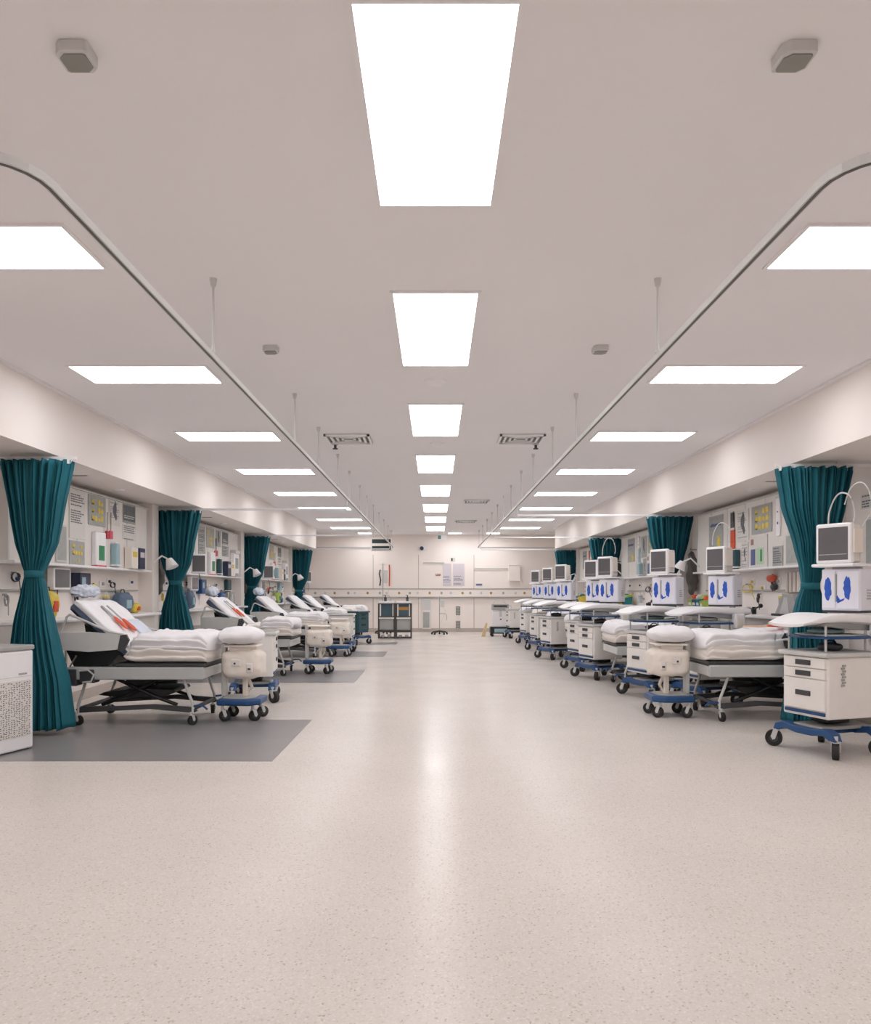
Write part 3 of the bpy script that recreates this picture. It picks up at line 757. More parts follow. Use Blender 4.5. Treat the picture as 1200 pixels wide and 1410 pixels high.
def item(kind, w_, h_, seed, lab, loc, rz):
    t = thing({'frame': 'framed_notice', 'print': 'poster', 'yellow': 'poster', 'greenbox': 'dispenser_box', 'photo': 'poster', 'heading': 'poster', 'colours': 'poster', 'doodle': 'poster',
               'binder': 'ring_binder', 'tagr': 'hanging_tag', 'dispenser': 'soap_dispenser', 'screen': 'wall_monitor', 'bluebox': 'glove_box', 'tool': 'hanging_tool', 'strip': 'wall_strip',
               'panel': 'wall_panel', 'stripes': 'striped_cloth', 'bag': 'kit_bag', 'wedge': 'leaning_clipboard', 'bin': 'storage_bin', 'handles': 'instrument', 'tube': 'tall_holder',
               'gown': 'hanging_gown', 'lamp': 'exam_lamp', 'outlet': 'gas_outlet', 'bottle': 'suction_bottle', 'hose': 'coiled_hose', 'pouch': 'small_pouch'}[kind], lab[0],
              {'frame': 'notice', 'print': 'poster', 'yellow': 'poster', 'photo': 'poster', 'heading': 'poster', 'colours': 'poster', 'doodle': 'poster', 'greenbox': 'dispenser', 'binder': 'binder', 'tagr': 'tag',
               'dispenser': 'dispenser', 'screen': 'monitor', 'bluebox': 'glove box', 'tool': 'medical tool', 'strip': 'strip', 'panel': 'panel', 'stripes': 'cloth', 'bag': 'bag', 'wedge': 'clipboard', 'bin': 'bin',
               'handles': 'instrument', 'tube': 'holder', 'gown': 'gown', 'lamp': 'lamp', 'outlet': 'gas outlet', 'bottle': 'bottle', 'hose': 'hose', 'pouch': 'pouch'}[kind], loc, rz)
    W, H = w_, h_
    def bx(n_, m, x0, x1, z0, z1, y0=-.006, y1=0, bev=0, par=None): return B(x0*W, x1*W, y0, y1, z0*H, z1*H, bev=bev).build(n_, m, par or t)
    if kind == 'frame':
        bx('frame', LGREY, -.5, .5, 0, 1, -.02, 0, .004); bx('sheet', GREYPR, -.43, .43, .05, .95, -.022, -.018)
    elif kind in ('print', 'doodle'):
        bx('sheet', PAPER if seed % 2 else GREYPR, -.5, .5, 0, 1); scribble(t, W, H, seed, INK if kind == 'print' else INKL)
        if kind == 'doodle': MB().prism(polyblob((0, .6*H), .16*W, 9, seed, 2), 'y', -.008, -.005).prism(polyblob((.1*W, .35*H), .08*W, 8, seed+1, 2), 'y', -.008, -.005).build('drawing', INK, t)
    elif kind == 'yellow':
        bx('sheet', GREYPR, -.5, .5, 0, 1)
        rnd = random.Random(seed)
        for r_ in range(3):
            m = MB()
            for c_ in range(4):
                if rnd.random() < .8:
                    x = -.30+c_*.17; z = .15+r_*.27; m.box(x*W, (x+.13)*W, -.009, -.005, z*H, (z+rnd.uniform(.10, .22))*H)
            m.box(-.3*W, -.2*W, -.009, -.005, (.15+r_*.27)*H, (.2+r_*.27)*H)
            m.build('yellow_block', YELLOW, t)
    elif kind == 'photo':
        bx('sheet', GREYPR, -.5, .5, 0, 1); bx('picture', DPRINT, -.46, .46, .12, .93, -.008, -.005); scribble(t, W, H, seed, PAPER, z0=H*.15, z1=H*.4, d=-.009)
    elif kind == 'heading':
        bx('sheet', GREYPR, -.5, .5, 0, 1); bx('banner', INKL, -.42, .42, .86, .95, -.008, -.005)
        rnd = random.Random(seed); m = MB()
        for k in range(9):
            x = -.38+k*.085; m.box(x*W, (x+.06)*W, -.009, -.006, .68*H, (.76+rnd.uniform(-.02, .02))*H)
        m.build('heading', BINK, t); scribble(t, W, H, seed, INKL, z1=H*.6, z0=H*.1)
        MB().prism(polyblob((.22*W, .2*H), .14*W, 9, seed, 1.2), 'y', -.009, -.005).build('yellow_figure', YELLOW, t)
    elif kind == 'colours':
        bx('sheet', PAPER, -.5, .5, 0, 1, -.012, 0, .003); bx('blue_patch', BINK, -.46, -.2, .08, .58, -.015, -.011); bx('green_patch', mat('pale_green', (.72, .84, .70), .6), -.12, .30, .10, .6, -.015, -.011)
        bx('dark_green_mark', GREEN, .12, .22, .18, .55, -.017, -.014); bx('red_patch', mat('dull_red', (.62, .44, .42), .6), -.46, -.30, .72, .9, -.015, -.011)
    elif kind == 'greenbox':
        bx('box', WHITE, -.5, .5, 0, 1, -.06, 0, .01); bx('green_panel', GREEN, -.22, .32, .16, .60, -.064, -.058); bx('lower_lip', PINK, -.5, .5, -.06, .02, -.07, 0, .006)
    elif kind == 'binder':
        mm = NAVY if seed % 2 else CREAM
        bx('cover', mm, -.5, .5, 0, 1, -.11, -.005, .006); bx('spine_label', YELLOW if not seed % 2 else LILAC, -.35, .35, .55, .8, -.113, -.108)
    elif kind == 'tagr':
        bx('tag', RED if seed % 2 else PINK, -.5, .5, 0, 1, -.02, 0, .006); MB().tube([(0, -.01, H), (0, -.012, H+.25)], .004, 6).build('cord', DGREY, t)
    elif kind == 'dispenser':
        bx('body', WHITE, -.5, .5, 0, .92, -.10, 0, .015); bx('hood', LGREY, -.5, .5, .86, 1, -.13, 0, .01)
        bx('label_plate', GREYPR, -.3, .3, .3, .7, -.104, -.098); bx('drip_lip', GREYP, -.3, .3, .0, .12, -.11, -.09)
    elif kind == 'screen':
        bx('housing', WHITE, -.5, .5, 0, 1, -.16, -.08, .012); bx('screen', SCREEN, -.42, .42, .1, .92, -.163, -.158); bx('bracket', DGREY, -.1, .1, .35, .6, -.08, 0)
        MB().tube([(0, -.1, 0), (.04, -.08, -.15), (.02, -.03, -.3)], .006, 6).build('cable', DGREY, t)
    elif kind == 'bluebox':
        bx('box', NAVY if seed % 2 else BLUE, -.5, .5, 0, 1, -.12, 0, .01); bx('opening', LINEN, -.3, .3, .88, 1.04, -.10, -.03, .01); bx('label', PALEB, -.35, .0, .4, .8, -.123, -.118)
    elif kind == 'tool':
        MB().tube([(0, -.03, 0), (.01, -.05, .5*H), (0, -.03, H)], .012, 8).build('shaft', BLACK, t, True)
        MB().soft((0, -.05, .75*H), (.5*W, .03, .22*H), k=2.5, n=4, amp=.01, seed=seed).build('grip', YELLOW if seed % 3 else ORANGE, t, 'all')
        MB().ball((.2*W, -.04, .25*H), .18*W).tube([(.1*W, -.04, .5*H), (.45*W, -.06, .6*H), (.5*W, -.05, .35*H)], .006, 6).build('fitting', DGREY, t, True)
    elif kind == 'strip':
        o_ = bx('strip', {0: WHITE, 1: ORANGE, 2: PALEB, 3: DGREY}[seed % 4], -.5, .5, 0, 1, -.02, 0, .003); bx('cap', LGREY, -.5, .5, .96, 1.02, -.025, 0)
        MB().box(-.15*W, .15*W, -.023, -.019, .3*H, .36*H).box(-.15*W, .15*W, -.023, -.019, .6*H, .63*H).build('marks', INK, t)
    elif kind == 'panel':
        bx('panel', BEIGEP, -.5, .5, 0, 1, -.03, 0, .006); bx('inset', GREYPR, -.4, .4, .1, .9, -.033, -.028)
    elif kind == 'stripes':
        for k in range(7): MB().cyl(((-.43+k*.143)*W, -.03, 0), ((-.43+k*.143)*W, -.03, H), .075*W).build('fold', STRIPE if k % 2 else CREAML, t, True)
        bx('hem_rail', LGREY, -.52, .52, .97, 1.02, -.05, 0)
    elif kind == 'bag':
        MB().soft((0, -.13, H*.5), (W/2, .10, H/2), k=3.2, n=8, amp=.02, seed=seed).build('body', [YELLOW, PADBL, BLUE, LIME, TEALC][seed % 5], t, 'all')
        MB().box(-W*.25, W*.15, -.24, -.22, H*.25, H*.65, .006).build('pocket', [ORANGE, PALEB, PALEB, TEALC, LIME][seed % 5], t)
        MB().tube([(-W*.2, -.13, H*.9), (-W*.1, -.13, H*1.15), (W*.1, -.13, H*1.15), (W*.2, -.13, H*.9)], .008, 6).build('handle', DGREY, t)
    elif kind == 'wedge':
        MB().prism([(-W*.5, 0), (W*.5, 0), (W*.28, H), (-W*.12, H)], 'y', -.16, -.11, .006).build('board', TEALD if seed % 2 else GREYP, t)
        MB().prism([(-W*.25, .1*H), (W*.15, .1*H), (W*.08, .85*H), (-W*.05, .85*H)], 'y', -.168, -.158, .002).build('sheet', LGREY, t)
        MB().box(-W*.5, W*.5, -.2, -.09, 0, .03, .004).build('foot', BLACK, t)
    elif kind == 'bin':
        m_ = [LIME, TEALC, YELLOW, BLUE][seed % 4]
        MB().prism([(-.30, 0), (-.12, 0), (-.10, H), (-.34, H*.8)], 'x', -W/2, W/2, .006).build('tub', m_, t)
        MB().soft((0, -.2, H*.95), (W*.4, .08, .05), k=3, n=5, amp=.02, seed=seed).build('contents', [ORANGE, LIME, TEALC, PAPER][seed % 4], t, 'all')
        MB().box(-W*.3, W*.3, -.335, -.325, H*.4, H*.6).build('label_card', PAPER, t)
    elif kind == 'handles':
        MB().tube([(-W*.5, -.15, .05), (-W*.1, -.16, .07), (W*.5, -.18, .12)], .012, 8).cyl((-W*.15, -.15, 0), (-W*.15, -.15, .10), .03).build('shaft', BLACK, t, True)
        MB().ball((W*.5, -.18, .12), .03).ball((-W*.5, -.15, .05), .035).build('knob', BLACK, t, True)
    elif kind == 'tube':
        MB().box(-W/2, W/2, -.09, -.0, 0, H, min(W, .08)*.3, 3).build('sleeve', TEALD if seed % 2 else PALEB, t); bx('bracket', WHITE, -.6, .6, .05, .12, -.10, 0)
        bx('cap', WHITE, -.4, .4, .97, 1.04, -.07, -.01)
    elif kind == 'gown':
        MB().soft((0, -.10, H*.45), (W*.5, .07, H*.46), k=2.6, n=12, amp=.05, seed=seed, fr=2.5).build('cloth', GOWN, t, 'all')
        MB().cyl((0, 0, H*.93), (0, -.12, H*.93), .012).ball((0, -.12, H*.94), .02).build('hook', CHROME, t, True)
    elif kind == 'lamp':
        MB().tube([(0, 0, 0), (0, -.18, .02), (.05, -.34, .16), (.02, -.46, .10)], .014, 8).build('arm', WHITE, t, True)
        MB().cyl((.02, -.46, .11), (.0, -.52, -.02), .05, .10, 20).build('shade', WHITE, t, True)
        B(-.04, .04, -.03, 0, -.06, .06, .008).build('wall_plate', WHITE, t)
    elif kind == 'outlet':
        bx('plate', WHITE, -.5, .5, 0, 1, -.02, 0, .004); MB().cyl((0, -.02, H*.5), (0, -.045, H*.5), min(W, H)*.28, seg=16).build('socket', [BLUE, GREYP, YELLOW, DGREY][seed % 4], t, True)
    elif kind == 'bottle':
        MB().cyl((0, -.08, 0), (0, -.08, H*.8), W*.42, seg=18).build('jar', CLEAR, t, True); MB().cyl((0, -.08, H*.8), (0, -.08, H*.92), W*.46, seg=18).build('lid', YELLOW if seed % 2 else LGREY, t, True)
        MB().tube([(0, -.08, H*.92), (.02, -.08, H*1.2), (.08, -.04, H*1.25), (.09, -.01, H*.9)], .006, 6).build('hose', LGREY, t, True); bx('bracket', LGREY, -.2, .2, .3, .5, -.05, 0)
    elif kind == 'hose':
        pts = []
        for k in range(26):
            a = k*.55; pts.append((math.cos(a)*W*.3, -.03-.001*k, H*.55+math.sin(a)*H*.3))
        pts.append((W*.4, -.04, -.05)); MB().tube(pts, .006, 6).build('coil', [GREYP, YELLOW, DGREY, LGREY][seed % 4], t, True); bx('hook', CHROME, -.06, .06, .8, .9, -.05, 0)
    elif kind == 'pouch':
        MB().soft((0, -.10, H*.5), (W/2, .06, H/2), k=3, n=5, amp=.015, seed=seed).build('pouch', [BLUE, RED, LILAC, ORANGE][seed % 4], t, 'all')
        MB().box(-.3*W, .3*W, -.17, -.15, .4*H, .6*H).build('flap', PAPER, t)
    return t

FACE = 4.43    # distance of the board faces from the room's centre line
SHF = 1.09     # top of the shelf
# (kind, px rect, seed, face: 'b' board / 'w' wall / 's' stands on shelf, description)
LEFT = [('print', (95, 676, 117, 742), 1, 'b', 'tall pale grey printed notice'), ('yellow', (95, 745, 116, 778), 2, 'b', 'small notice with yellow figures'),
    ('yellow', (121, 683, 145, 724), 3, 'b', 'grey poster with yellow blocks'), ('greenbox', (126, 733, 140, 779), 4, 'b', 'white dispenser box with green panel'),
    ('tagr', (145, 731, 148.5, 742), 1, 'b', 'red hanging tag'), ('tagr', (149.5, 731, 154, 742), 2, 'b', 'pink hanging tag'),
    ('doodle', (150, 690, 165, 723), 5, 'b', 'grey poster with line drawing'), ('tube', (152, 748, 157, 782), 2, 'b', 'slim pale blue tall holder'),
    ('photo', (169, 695, 186, 721), 7, 'b', 'dark photographic poster'), ('print', (169, 723, 187, 744), 9, 'b', 'white printed page below the dark poster'),
    ('binder', (171, 754, 180, 783), 2, 'b', 'cream ring binder'), ('binder', (182, 755, 190, 785), 3, 'b', 'navy ring binder'),
    ('dispenser', (192, 733, 205, 786), 1, 'b', 'white wall dispenser with hood'), ('frame', (76, 722, 90, 774), 1, 'b', 'plain grey framed notice'),
    ('screen', (60, 782, 84, 812), 1, 'w', 'dark screen monitor below the notice boards'), ('bluebox', (102, 789, 117, 819), 1, 'w', 'navy glove box'),
    ('tool', (126, 803, 133, 822), 1, 'w', 'yellow topped hanging tool'), ('hose', (150, 800, 160, 812), 2, 'w', 'small dark coiled hose'),
    ('tube', (186, 791, 196, 815), 2, 'w', 'pale blue wall holder'), ('outlet', (140, 800, 146, 808), 1, 'w', 'small white gas outlet'),
    ('bag', (66, 814, 82, 842), 0, 's', 'yellow kit bag'), ('pouch', (156, 826, 165, 833), 0, 's', 'small blue pouch'),
    ('bag', (167, 816, 184, 843), 1, 's', 'grey blue kit bag'), ('bag', (184.5, 830, 193, 845), 0, 's', 'low yellow bag'), ('wedge', (194, 815, 212, 845), 1, 's', 'dark leaning clipboard'),
    ('print', (2, 727, 12, 757), 1, 'w', 'small dark printed notice'), ('hose', (12, 785, 30, 806), 2, 'w', 'dark coiled hose'), ('pouch', (0, 820, 10, 838), 3, 's', 'orange pouch'),
    ('bottle', (216, 798, 222, 816), 0, 'w', 'clear suction bottle'), ('gown', (213, 745, 226, 812), 1, 'w', 'dark grey hanging gown')]
RIGHT = [('heading', (974, 710, 1000, 756), 1, 'b', 'grey poster with blue heading and yellow figure'), ('strip', (1008, 728, 1013, 776), 1, 'b', 'narrow orange strip'), ('strip', (1008, 705, 1012, 728), 3, 'b', 'short dark strip'),
    ('doodle', (1016, 702, 1032, 745), 5, 'b', 'grey poster with line drawings'), ('yellow', (1036, 695, 1064, 734), 6, 'b', 'grey poster with yellow blocks'),
    ('colours', (1035, 737, 1058, 785), 2, 'b', 'white poster with blue and green patches'), ('print', (1065, 752, 1079, 783), 8, 'b', 'notice with pale header'),
    ('tube', (1015, 757, 1020, 784), 3, 'b', 'slim teal tall holder'), ('doodle', (1022, 747, 1031, 786), 9, 'b', 'small white page of drawings'),
    ('strip', (1071, 684, 1076, 738), 0, 'b', 'tall white wall strip'), ('frame', (1084, 735, 1104, 784), 1, 'b', 'plain grey framed notice'),
    ('stripes', (1083, 788, 1102, 815), 1, 'w', 'beige striped cloth'), ('hose', (1018, 802, 1042, 820), 1, 'w', 'yellow coiled hose'), ('tool', (1058, 791, 1070, 814), 3, 'w', 'orange and black hanging tool'),
    ('wedge', (1062, 818, 1095, 845), 2, 's', 'grey leaning clipboard'), ('handles', (1028, 838, 1046, 850), 1, 's', 'black handled instrument'), ('pouch', (1017, 837, 1024, 847), 2, 's', 'small lilac pouch'),
    ('outlet', (1046, 806, 1052, 813), 2, 'w', 'small white gas outlet'),
    ('bin', (964, 822, 969, 840), 3, 's', 'low blue storage bin'), ('bin', (969.5, 822, 974, 840), 1, 's', 'teal storage bin'), ('bin', (958, 822, 963.5, 840), 0, 's', 'lime green storage bin'), ('bin', (953, 822, 957, 840), 2, 's', 'yellow storage bin'),
    ('bin', (974.6, 824, 979, 840), 0, 's', 'second lime storage bin'), ('dispenser', (962, 700, 970, 770), 1, 'w', 'tall white wall dispenser'),
    ('gown', (946, 752, 955, 815), 1, 'w', 'dark grey hanging gown'), ('print', (1182, 680, 1199, 700), 3, 'w', 'pale printed notice near the right edge'),
    ('frame', (1190, 712, 1199, 780), 1, 'w', 'tall grey framed board near the right edge'), ('bottle', (1190, 795, 1199, 830), 1, 'w', 'clear suction bottle near the right edge')]
BAYN = ['nearest', 'second', 'third', 'farthest']
occupied = []
for side, s, items, offs in (('left', -1, LEFT, (0, 5.25, 11.1, 17.0)), ('right', 1, RIGHT, (0, 5.45, 11.05, 16.7))):
    rz = math.pi/2 if s < 0 else -math.pi/2
    for b, off in enumerate(offs):
        y0b = (8.25, 13.1, 18.9, 24.95)[b] if s < 0 else (9.3, 14.65, 20.25, 25.2)[b]
        y1b = (12.25, 17.9, 24.1, 27.9)[b] if s < 0 else (13.5, 19.0, 24.5, 27.9)[b]
        where = 'in the %s %s bay' % (BAYN[b], side)
        # board unit with battens
        t = thing('notice_board', 'long pale notice board unit %s' % where, 'notice board', (s*(WX-.022), (y0b+y1b)/2, 1.73), rz, 'notice board units on the side walls')
        hw_ = (y1b-y0b)/2; d = WX-FACE
        B(-hw_, hw_, -d+.015, 0, 0, .93).build('backing', BEIGEP, t)
        nb = max(3, round(hw_*2/.75))
        for k in range(nb+1):
            x = -hw_+.02+k*(2*hw_-.04)/nb; B(x-.018, x+.018, -d+.012, -d+.016, 0, .93).build('batten', LGREY, t)
        B(-hw_, hw_, -d-.06, 0, -.03, 0, .006).build('ledge', WHITE, t); B(-hw_, hw_, -d-.01, 0, .93, .95).build('top_trim', LGREY, t)
        # shelf and equipment rail
        t = thing('wall_shelf', 'long white wall shelf behind the beds %s' % where, 'shelf', (s*WX, (y0b+y1b)/2, SHF), rz, 'long white shelves on the side walls')
        B(-hw_, hw_, -.40, 0, -.04, 0, .012, 3).build('board', WHITE, t); B(-hw_+.02, hw_-.02, -.30, 0, -.30, -.04, .004).build('apron', BEIGEP, t)
        t = thing('equipment_rail', 'thin grey equipment rail %s, above the shelf' % where, 'rail', (s*WX, (y0b+y1b)/2, 1.42), rz, 'equipment rails on the side walls')
        B(-hw_, hw_, -.035, -.02, -.012, .012, .003).build('bar', GREYP, t)
        for k in range(5): B(-hw_+.1+k*(2*hw_-.2)/4-.01, -hw_+.1+k*(2*hw_-.2)/4+.01, -.02, 0, -.01, .01).build('bracket', GREYP, t)
        for j, (kind, rc, seed, face, desc) in enumerate(items):
            if 'edge' in desc and b: continue
            if kind == 'gown': D = WX-.02
            else: D = {'b': FACE-.01, 'w': WX-.04, 's': WX-.15}[face]
            yc, ww, z0, z1 = wallrect(*rc, D if face != 's' else WX-.2)
            y = yc+off
            if side == 'right' and kind == 'gown': y = yc+off
            if kind == 'gown': y = CURT[side][b+1][0]+.20 if b < 3 else None
            if y is None: continue
            if kind != 'gown' and not (y0b+ww/2-.02 < y < y1b-ww/2+.02):
                if not (b == 0 and 'edge' in desc): continue
            if b and random.Random(b*100+j+(7 if s > 0 else 0)).random() < .08: continue
            if face == 's': loc = (s*WX, y, SHF)
            elif face == 'b': loc = (s*D, y, z0)
            else: loc = (s*D, y, z0)
            h_ = z1-z0 if face != 's' else max(.10, z1-SHF)
            if face == 'b' and z0 < 1.73: loc = (loc[0], y, 1.735); h_ -= 1.735-z0
            if kind in ('heading',): ww = min(ww, .62)
            if face == 'w' and kind not in ('gown',) : loc = (s*WX, y, z0)
            if kind == 'gown': loc = (s*WX, y, 1.35); ww = .25; h_ = .85
            item(kind, ww, h_, seed+b, (desc+' '+where, 0), loc, rz)
        # exam lamp, wall monitor and outlets of the bay
        if b:
            item('lamp', .1, .1, b, ('white articulated lamp in front of the teal curtain, %s' % where, 0), (s*WX, CURT[side][b if s < 0 else min(b, 3)][0]-.42 if b < 4 else 0, 1.80), rz)
        if s < 0 and b:
            sm = item('screen', .25, .34, b, ('dark swivelling monitor facing the camera %s' % where, 0), (-4.16, y0b+.95, 1.72), .25)
            B(-.30, 0, -.02, .02, .15, .19, .005).build('arm', LGREY, sm)
        for k in range(5):
            yy = y0b+.35+k*(y1b-y0b-.7)/4
            item('outlet', .07, .09, k, ('gas outlet plate above the equipment rail %s, %s along it' % (where, ORD[k]), 0), (s*WX, yy+.12, 1.50), rz)
            item('bottle' if k % 2 else 'hose', .11, .2, k+b, (('%s hanging on the wall %s, %s along the rail' % ('clear suction jar' if k % 2 else 'coiled tubing', where, ORD[k])), 0), (s*WX, yy-.12, 1.16 if k % 2 else 1.2), rz)

# small recessed fittings under the bulkheads
for s, side in ((-1, 'left'), (1, 'right')):
    for i, y in enumerate((9.3, 14.5, 20.5)):
        t = thing('recessed_slot', 'small dark slot fitting under the %s bulkhead, %s from the camera' % (side, ORD[i]), 'ceiling fitting', (s*4.15, y+(.5 if s > 0 else 0), SZ))
        B(-.09, .09, -.02, .02, -.008, 0, .003).build('grille', VENT, t); B(-.11, .11, -.035, .035, -.004, 0).build('plate', LGREY, t)
        t = thing('downlight', 'round white fitting under the %s bulkhead, %s from the camera' % (side, ORD[i]), 'ceiling fitting', (s*4.2, y+1.3, SZ))
        MB().cyl((0, 0, -.012), (0, 0, 0), .06, .07, 20).build('rim', WHITE, t, True)

# ------------------------------------------------------------------ the end wall
t = thing('service_trunking', 'long cream service trunking across the end wall with small sockets', 'trunking', (0, YB, 1.22))
B(-4.55, 4.55, -.07, 0, .01, .27, .006).build('channel', BACKC, t)
B(-4.55, 4.55, -.085, -.0, .27, .30, .004).build('upper_rail', GREYP, t); B(-4.55, 4.55, -.085, 0, -.02, .01, .004).build('lower_rail', GREYP, t)
rnd = random.Random(9)
for k in range(24):
    x = -4.2+k*.365+rnd.uniform(-.08, .08); MB().box(x-.035, x+.035, -.085, -.07, .10, .18, .004).build('socket', [GREYP, LGREY, BRASS][k % 3], t)
def wall_at(px, py): k = (YB-.03)/F; return ((px-600)*k, EYE+(815-py)*k)
m = 0
for i, px in enumerate((514, 576.5, 653)):
    x, _ = wall_at(px, 0); o = B(x-.01, x+.01, YB-.006, YB, .13, 2.7).build('trim_%d' % (n+i), MATS['skirting']); struct(o)
def back_item(px0, py0, px1, py1, name, cat, label, mt, y1=.0, d=.02, extra=None, group=None):
    x0, z1 = wall_at(px0, py0); x1, z0 = wall_at(px1, py1)
    t = thing(name, label, cat, ((x0+x1)/2, YB, z0), 0, group); w_, h_ = x1-x0, z1-z0
    B(-w_/2, w_/2, -d, 0, 0, h_, min(.005, d*.3)).build('panel', mt, t)
    if extra: extra(t, w_, h_, d)
    return t
def slats(t, w_, h_, d):
    m = MB()
    k = 0
    while .02+k*.035 < h_-.02: m.box(-w_*.42, w_*.42, -d-.008, -d+.002, .02+k*.035, .034+k*.035); k += 1
    m.build('slat', LGREY, t)
back_item(628, 835, 634, 847, 'wall_vent', 'vent', 'upper grey slatted vent low on the end wall', VENT, extra=slats)
back_item(628, 855, 634, 866.5, 'wall_vent', 'vent', 'lower grey slatted vent just above the skirting of the end wall', VENT, extra=slats)
def lines(sd, mm=INK): return lambda t, w_, h_, d: scribble(t, w_, h_, sd, mm, d=-d-.001, size=.018, z1=h_*.45)
back_item(610, 776, 622, 807, 'poster', 'poster', 'lilac notice on the end wall, left one of the pair', LILAC, d=.008, extra=lines(1, BINK))
back_item(624, 776, 640, 807, 'poster', 'poster', 'lilac notice on the end wall, wider right one of the pair', LILAC, d=.008, extra=lines(5, INK))
back_item(621, 768, 627, 773, 'wall_sign', 'sign', 'tiny grey sign above the lilac notices on the end wall', LGREY, d=.02, extra=lambda t, w_, h_, d: B(-w_*.4, -w_*.05, -d-.003, -d+.001, h_*.1, h_*.9).build('mark', DGREY, t))
back_item(600, 790, 607, 793, 'wall_sign', 'sign', 'small dull red sign on the end wall', mat('brick_red', (.66, .42, .38), .6), d=.02, extra=lambda t, w_, h_, d: scribble(t, w_, h_, 3, PAPER, d=-d-.001, size=.012))
back_item(655, 803, 665, 807, 'wall_sign', 'sign', 'small blue lettered sign above the trunking of the end wall', PAPER, d=.02, extra=lambda t, w_, h_, d: B(-w_*.4, w_*.4, -d-.003, -d+.001, h_*.2, h_*.75).build('mark', BINK, t))
back_item(702, 790, 708, 794, 'wall_sign', 'sign', 'small pinkish red sign on the right part of the end wall', mat('soft_red', (.80, .52, .48), .6), d=.02, extra=lambda t, w_, h_, d: scribble(t, w_, h_, 3, PAPER, d=-d-.001, size=.012))
def panelx(t, w_, h_, d):
    B(-w_*.42, w_*.42, -d-.006, -d+.002, h_*.62, h_*.96).build('upper_inset', LGREY, t); B(-w_*.42, w_*.3, -d-.006, -d+.002, h_*.04, h_*.55).build('lower_inset', GREYPR, t)
back_item(582, 824, 594, 866, 'wall_cupboard', 'cupboard', 'tall pale grey wall cupboard on the end wall, left of the stand', BEIGEP, d=.05, extra=panelx)
back_item(701, 778, 716, 800, 'wall_box', 'box', 'white box mounted on the right part of the end wall', BACKC, d=.12, extra=lambda t, w_, h_, d: B(-w_*.5, w_*.5, -d-.01, -d+.002, h_*.94, h_).build('lid_edge', LGREY, t))
for px0, px1, l in ((583, 612, 'short grey bar'), (654, 700, 'long thin grey bar')):
    x0, z = wall_at(px0, 775 if px0 < 600 else 783); x1, _ = wall_at(px1, 0); t = thing('wall_bar', l+' fixed high on the end wall', 'rail', (0, YB, z))
    B(x0, x1, -.06, -.04, -.012, .012, .003).build('bar', GREYP, t)
    for x in (x0+.05, x1-.05): B(x-.01, x+.01, -.04, 0, -.01, .01).build('bracket', GREYP, t)
# security camera and signs
x, z = wall_at(583, 755)
t = thing('security_camera', 'small dark domed security camera high on the end wall', 'camera', (x, YB, z))
B(-.03, .12, -.06, 0, -.05, .05, .01).build('mount', WHITE, t); MB().ball((-.05, -.08, 0), .07).build('dome', NAVY, t, True)
t = thing('hanging_sign', 'green and white sign hanging from the ceiling near the end wall', 'sign', (.22, 26.6, CZ-.26))
B(-.15, .15, -.02, .02, 0, .16, .005).build('board', WHITE, t); B(-.14, -.04, -.024, -.018, .02, .14).build('green_mark', mat('sign_green', (.30, .52, .48), .5), t)
for x in (-.1, .1): MB().cyl((x, 0, .16), (x, 0, .26), .004, seg=6).build('wire', GREYP, t)
# two dark slats hung below the ceiling at the end of the left rail
x = -1.62
t = thing('air_grille', 'dark two slot grille box hanging by the far end of the left rail', 'vent', (-1.72, 25.9, 2.72))
B(-.36, .30, -.10, .10, 0, .42, .01).build('box', BACKC, t)
for z0 in (.03, .25): B(-.33, .27, -.108, -.098, z0, z0+.13).build('slot', mat('slot_dark', (.13, .2, .2), .5), t)
for xx in (-.3, .24): MB().cyl((xx, 0, .42), (xx, 0, CZ-2.72), .01).build('hanger', LGREY, t)

# glazed cabinets
def cabinet(x0, x1, label, seed):
    W = x1-x0; t = thing('glazed_cabinet', label, 'cabinet', ((x0+x1)/2, 23.7, 0), 0, 'dark framed cabinets by the end wall')
    h = W/2; D = .42; Hh = 1.06
    m = MB()
    for x in (-h, h-.035):
        for y in (0, D-.035): m.box(x, x+.035, y, y+.035, .02, Hh, .003)
    for z in (.02, .24, .64, Hh-.03): m.box(-h, h, 0, .03, z, z+.03); m.box(-h, h, D-.03, D, z, z+.03)
    for z in (.02, .24, .64, Hh-.03):
        for x in (-h, h-.03): m.box(x, x+.03, .03, D-.03, z, z+.03)
    m.build('frame', mat('cabinet_frame', (.33, .31, .31), .45), t)
    B(-h+.02, h-.02, .02, D-.02, Hh, Hh+.06, .01).build('top_tray', WHITE, t)
    B(-h+.04, h-.04, .05, D-.03, .67, Hh-.03, .005).build('upper_bin', mat('cabinet_glass', (.28, .37, .41), .15), t)
    B(-h+.05, -h+.09, .035, .05, .68, Hh-.03).build('door_edge', CREAM, t); B(h-.08, h-.05, .035, .05, .68, Hh-.03).build('door_edge', CREAM, t)
    B(-h+.03, h-.03, -.005, .03, .60, .64, .004).build('middle_ledge', CREAM, t)
    B(-h+.045, h-.045, .04, D-.04, .27, .60, .006).build('lower_bin', GREYP, t)
    B(-h+.035, h-.035, .02, D-.03, .20, .24).build('bottom_shelf', DGREY, t)
    if seed: B(-h+.10, h-.10, .042, .052, .86, .95, .004).build('amber_panel', mat('amber', (.70, .50, .22), .4), t)
    return t
cabinet(-1.71, -1.20, 'left one of two dark framed cabinets by the end wall', 0)
cabinet(-1.19, -.71, 'right one of two dark framed cabinets by the end wall, with amber inside', 1)
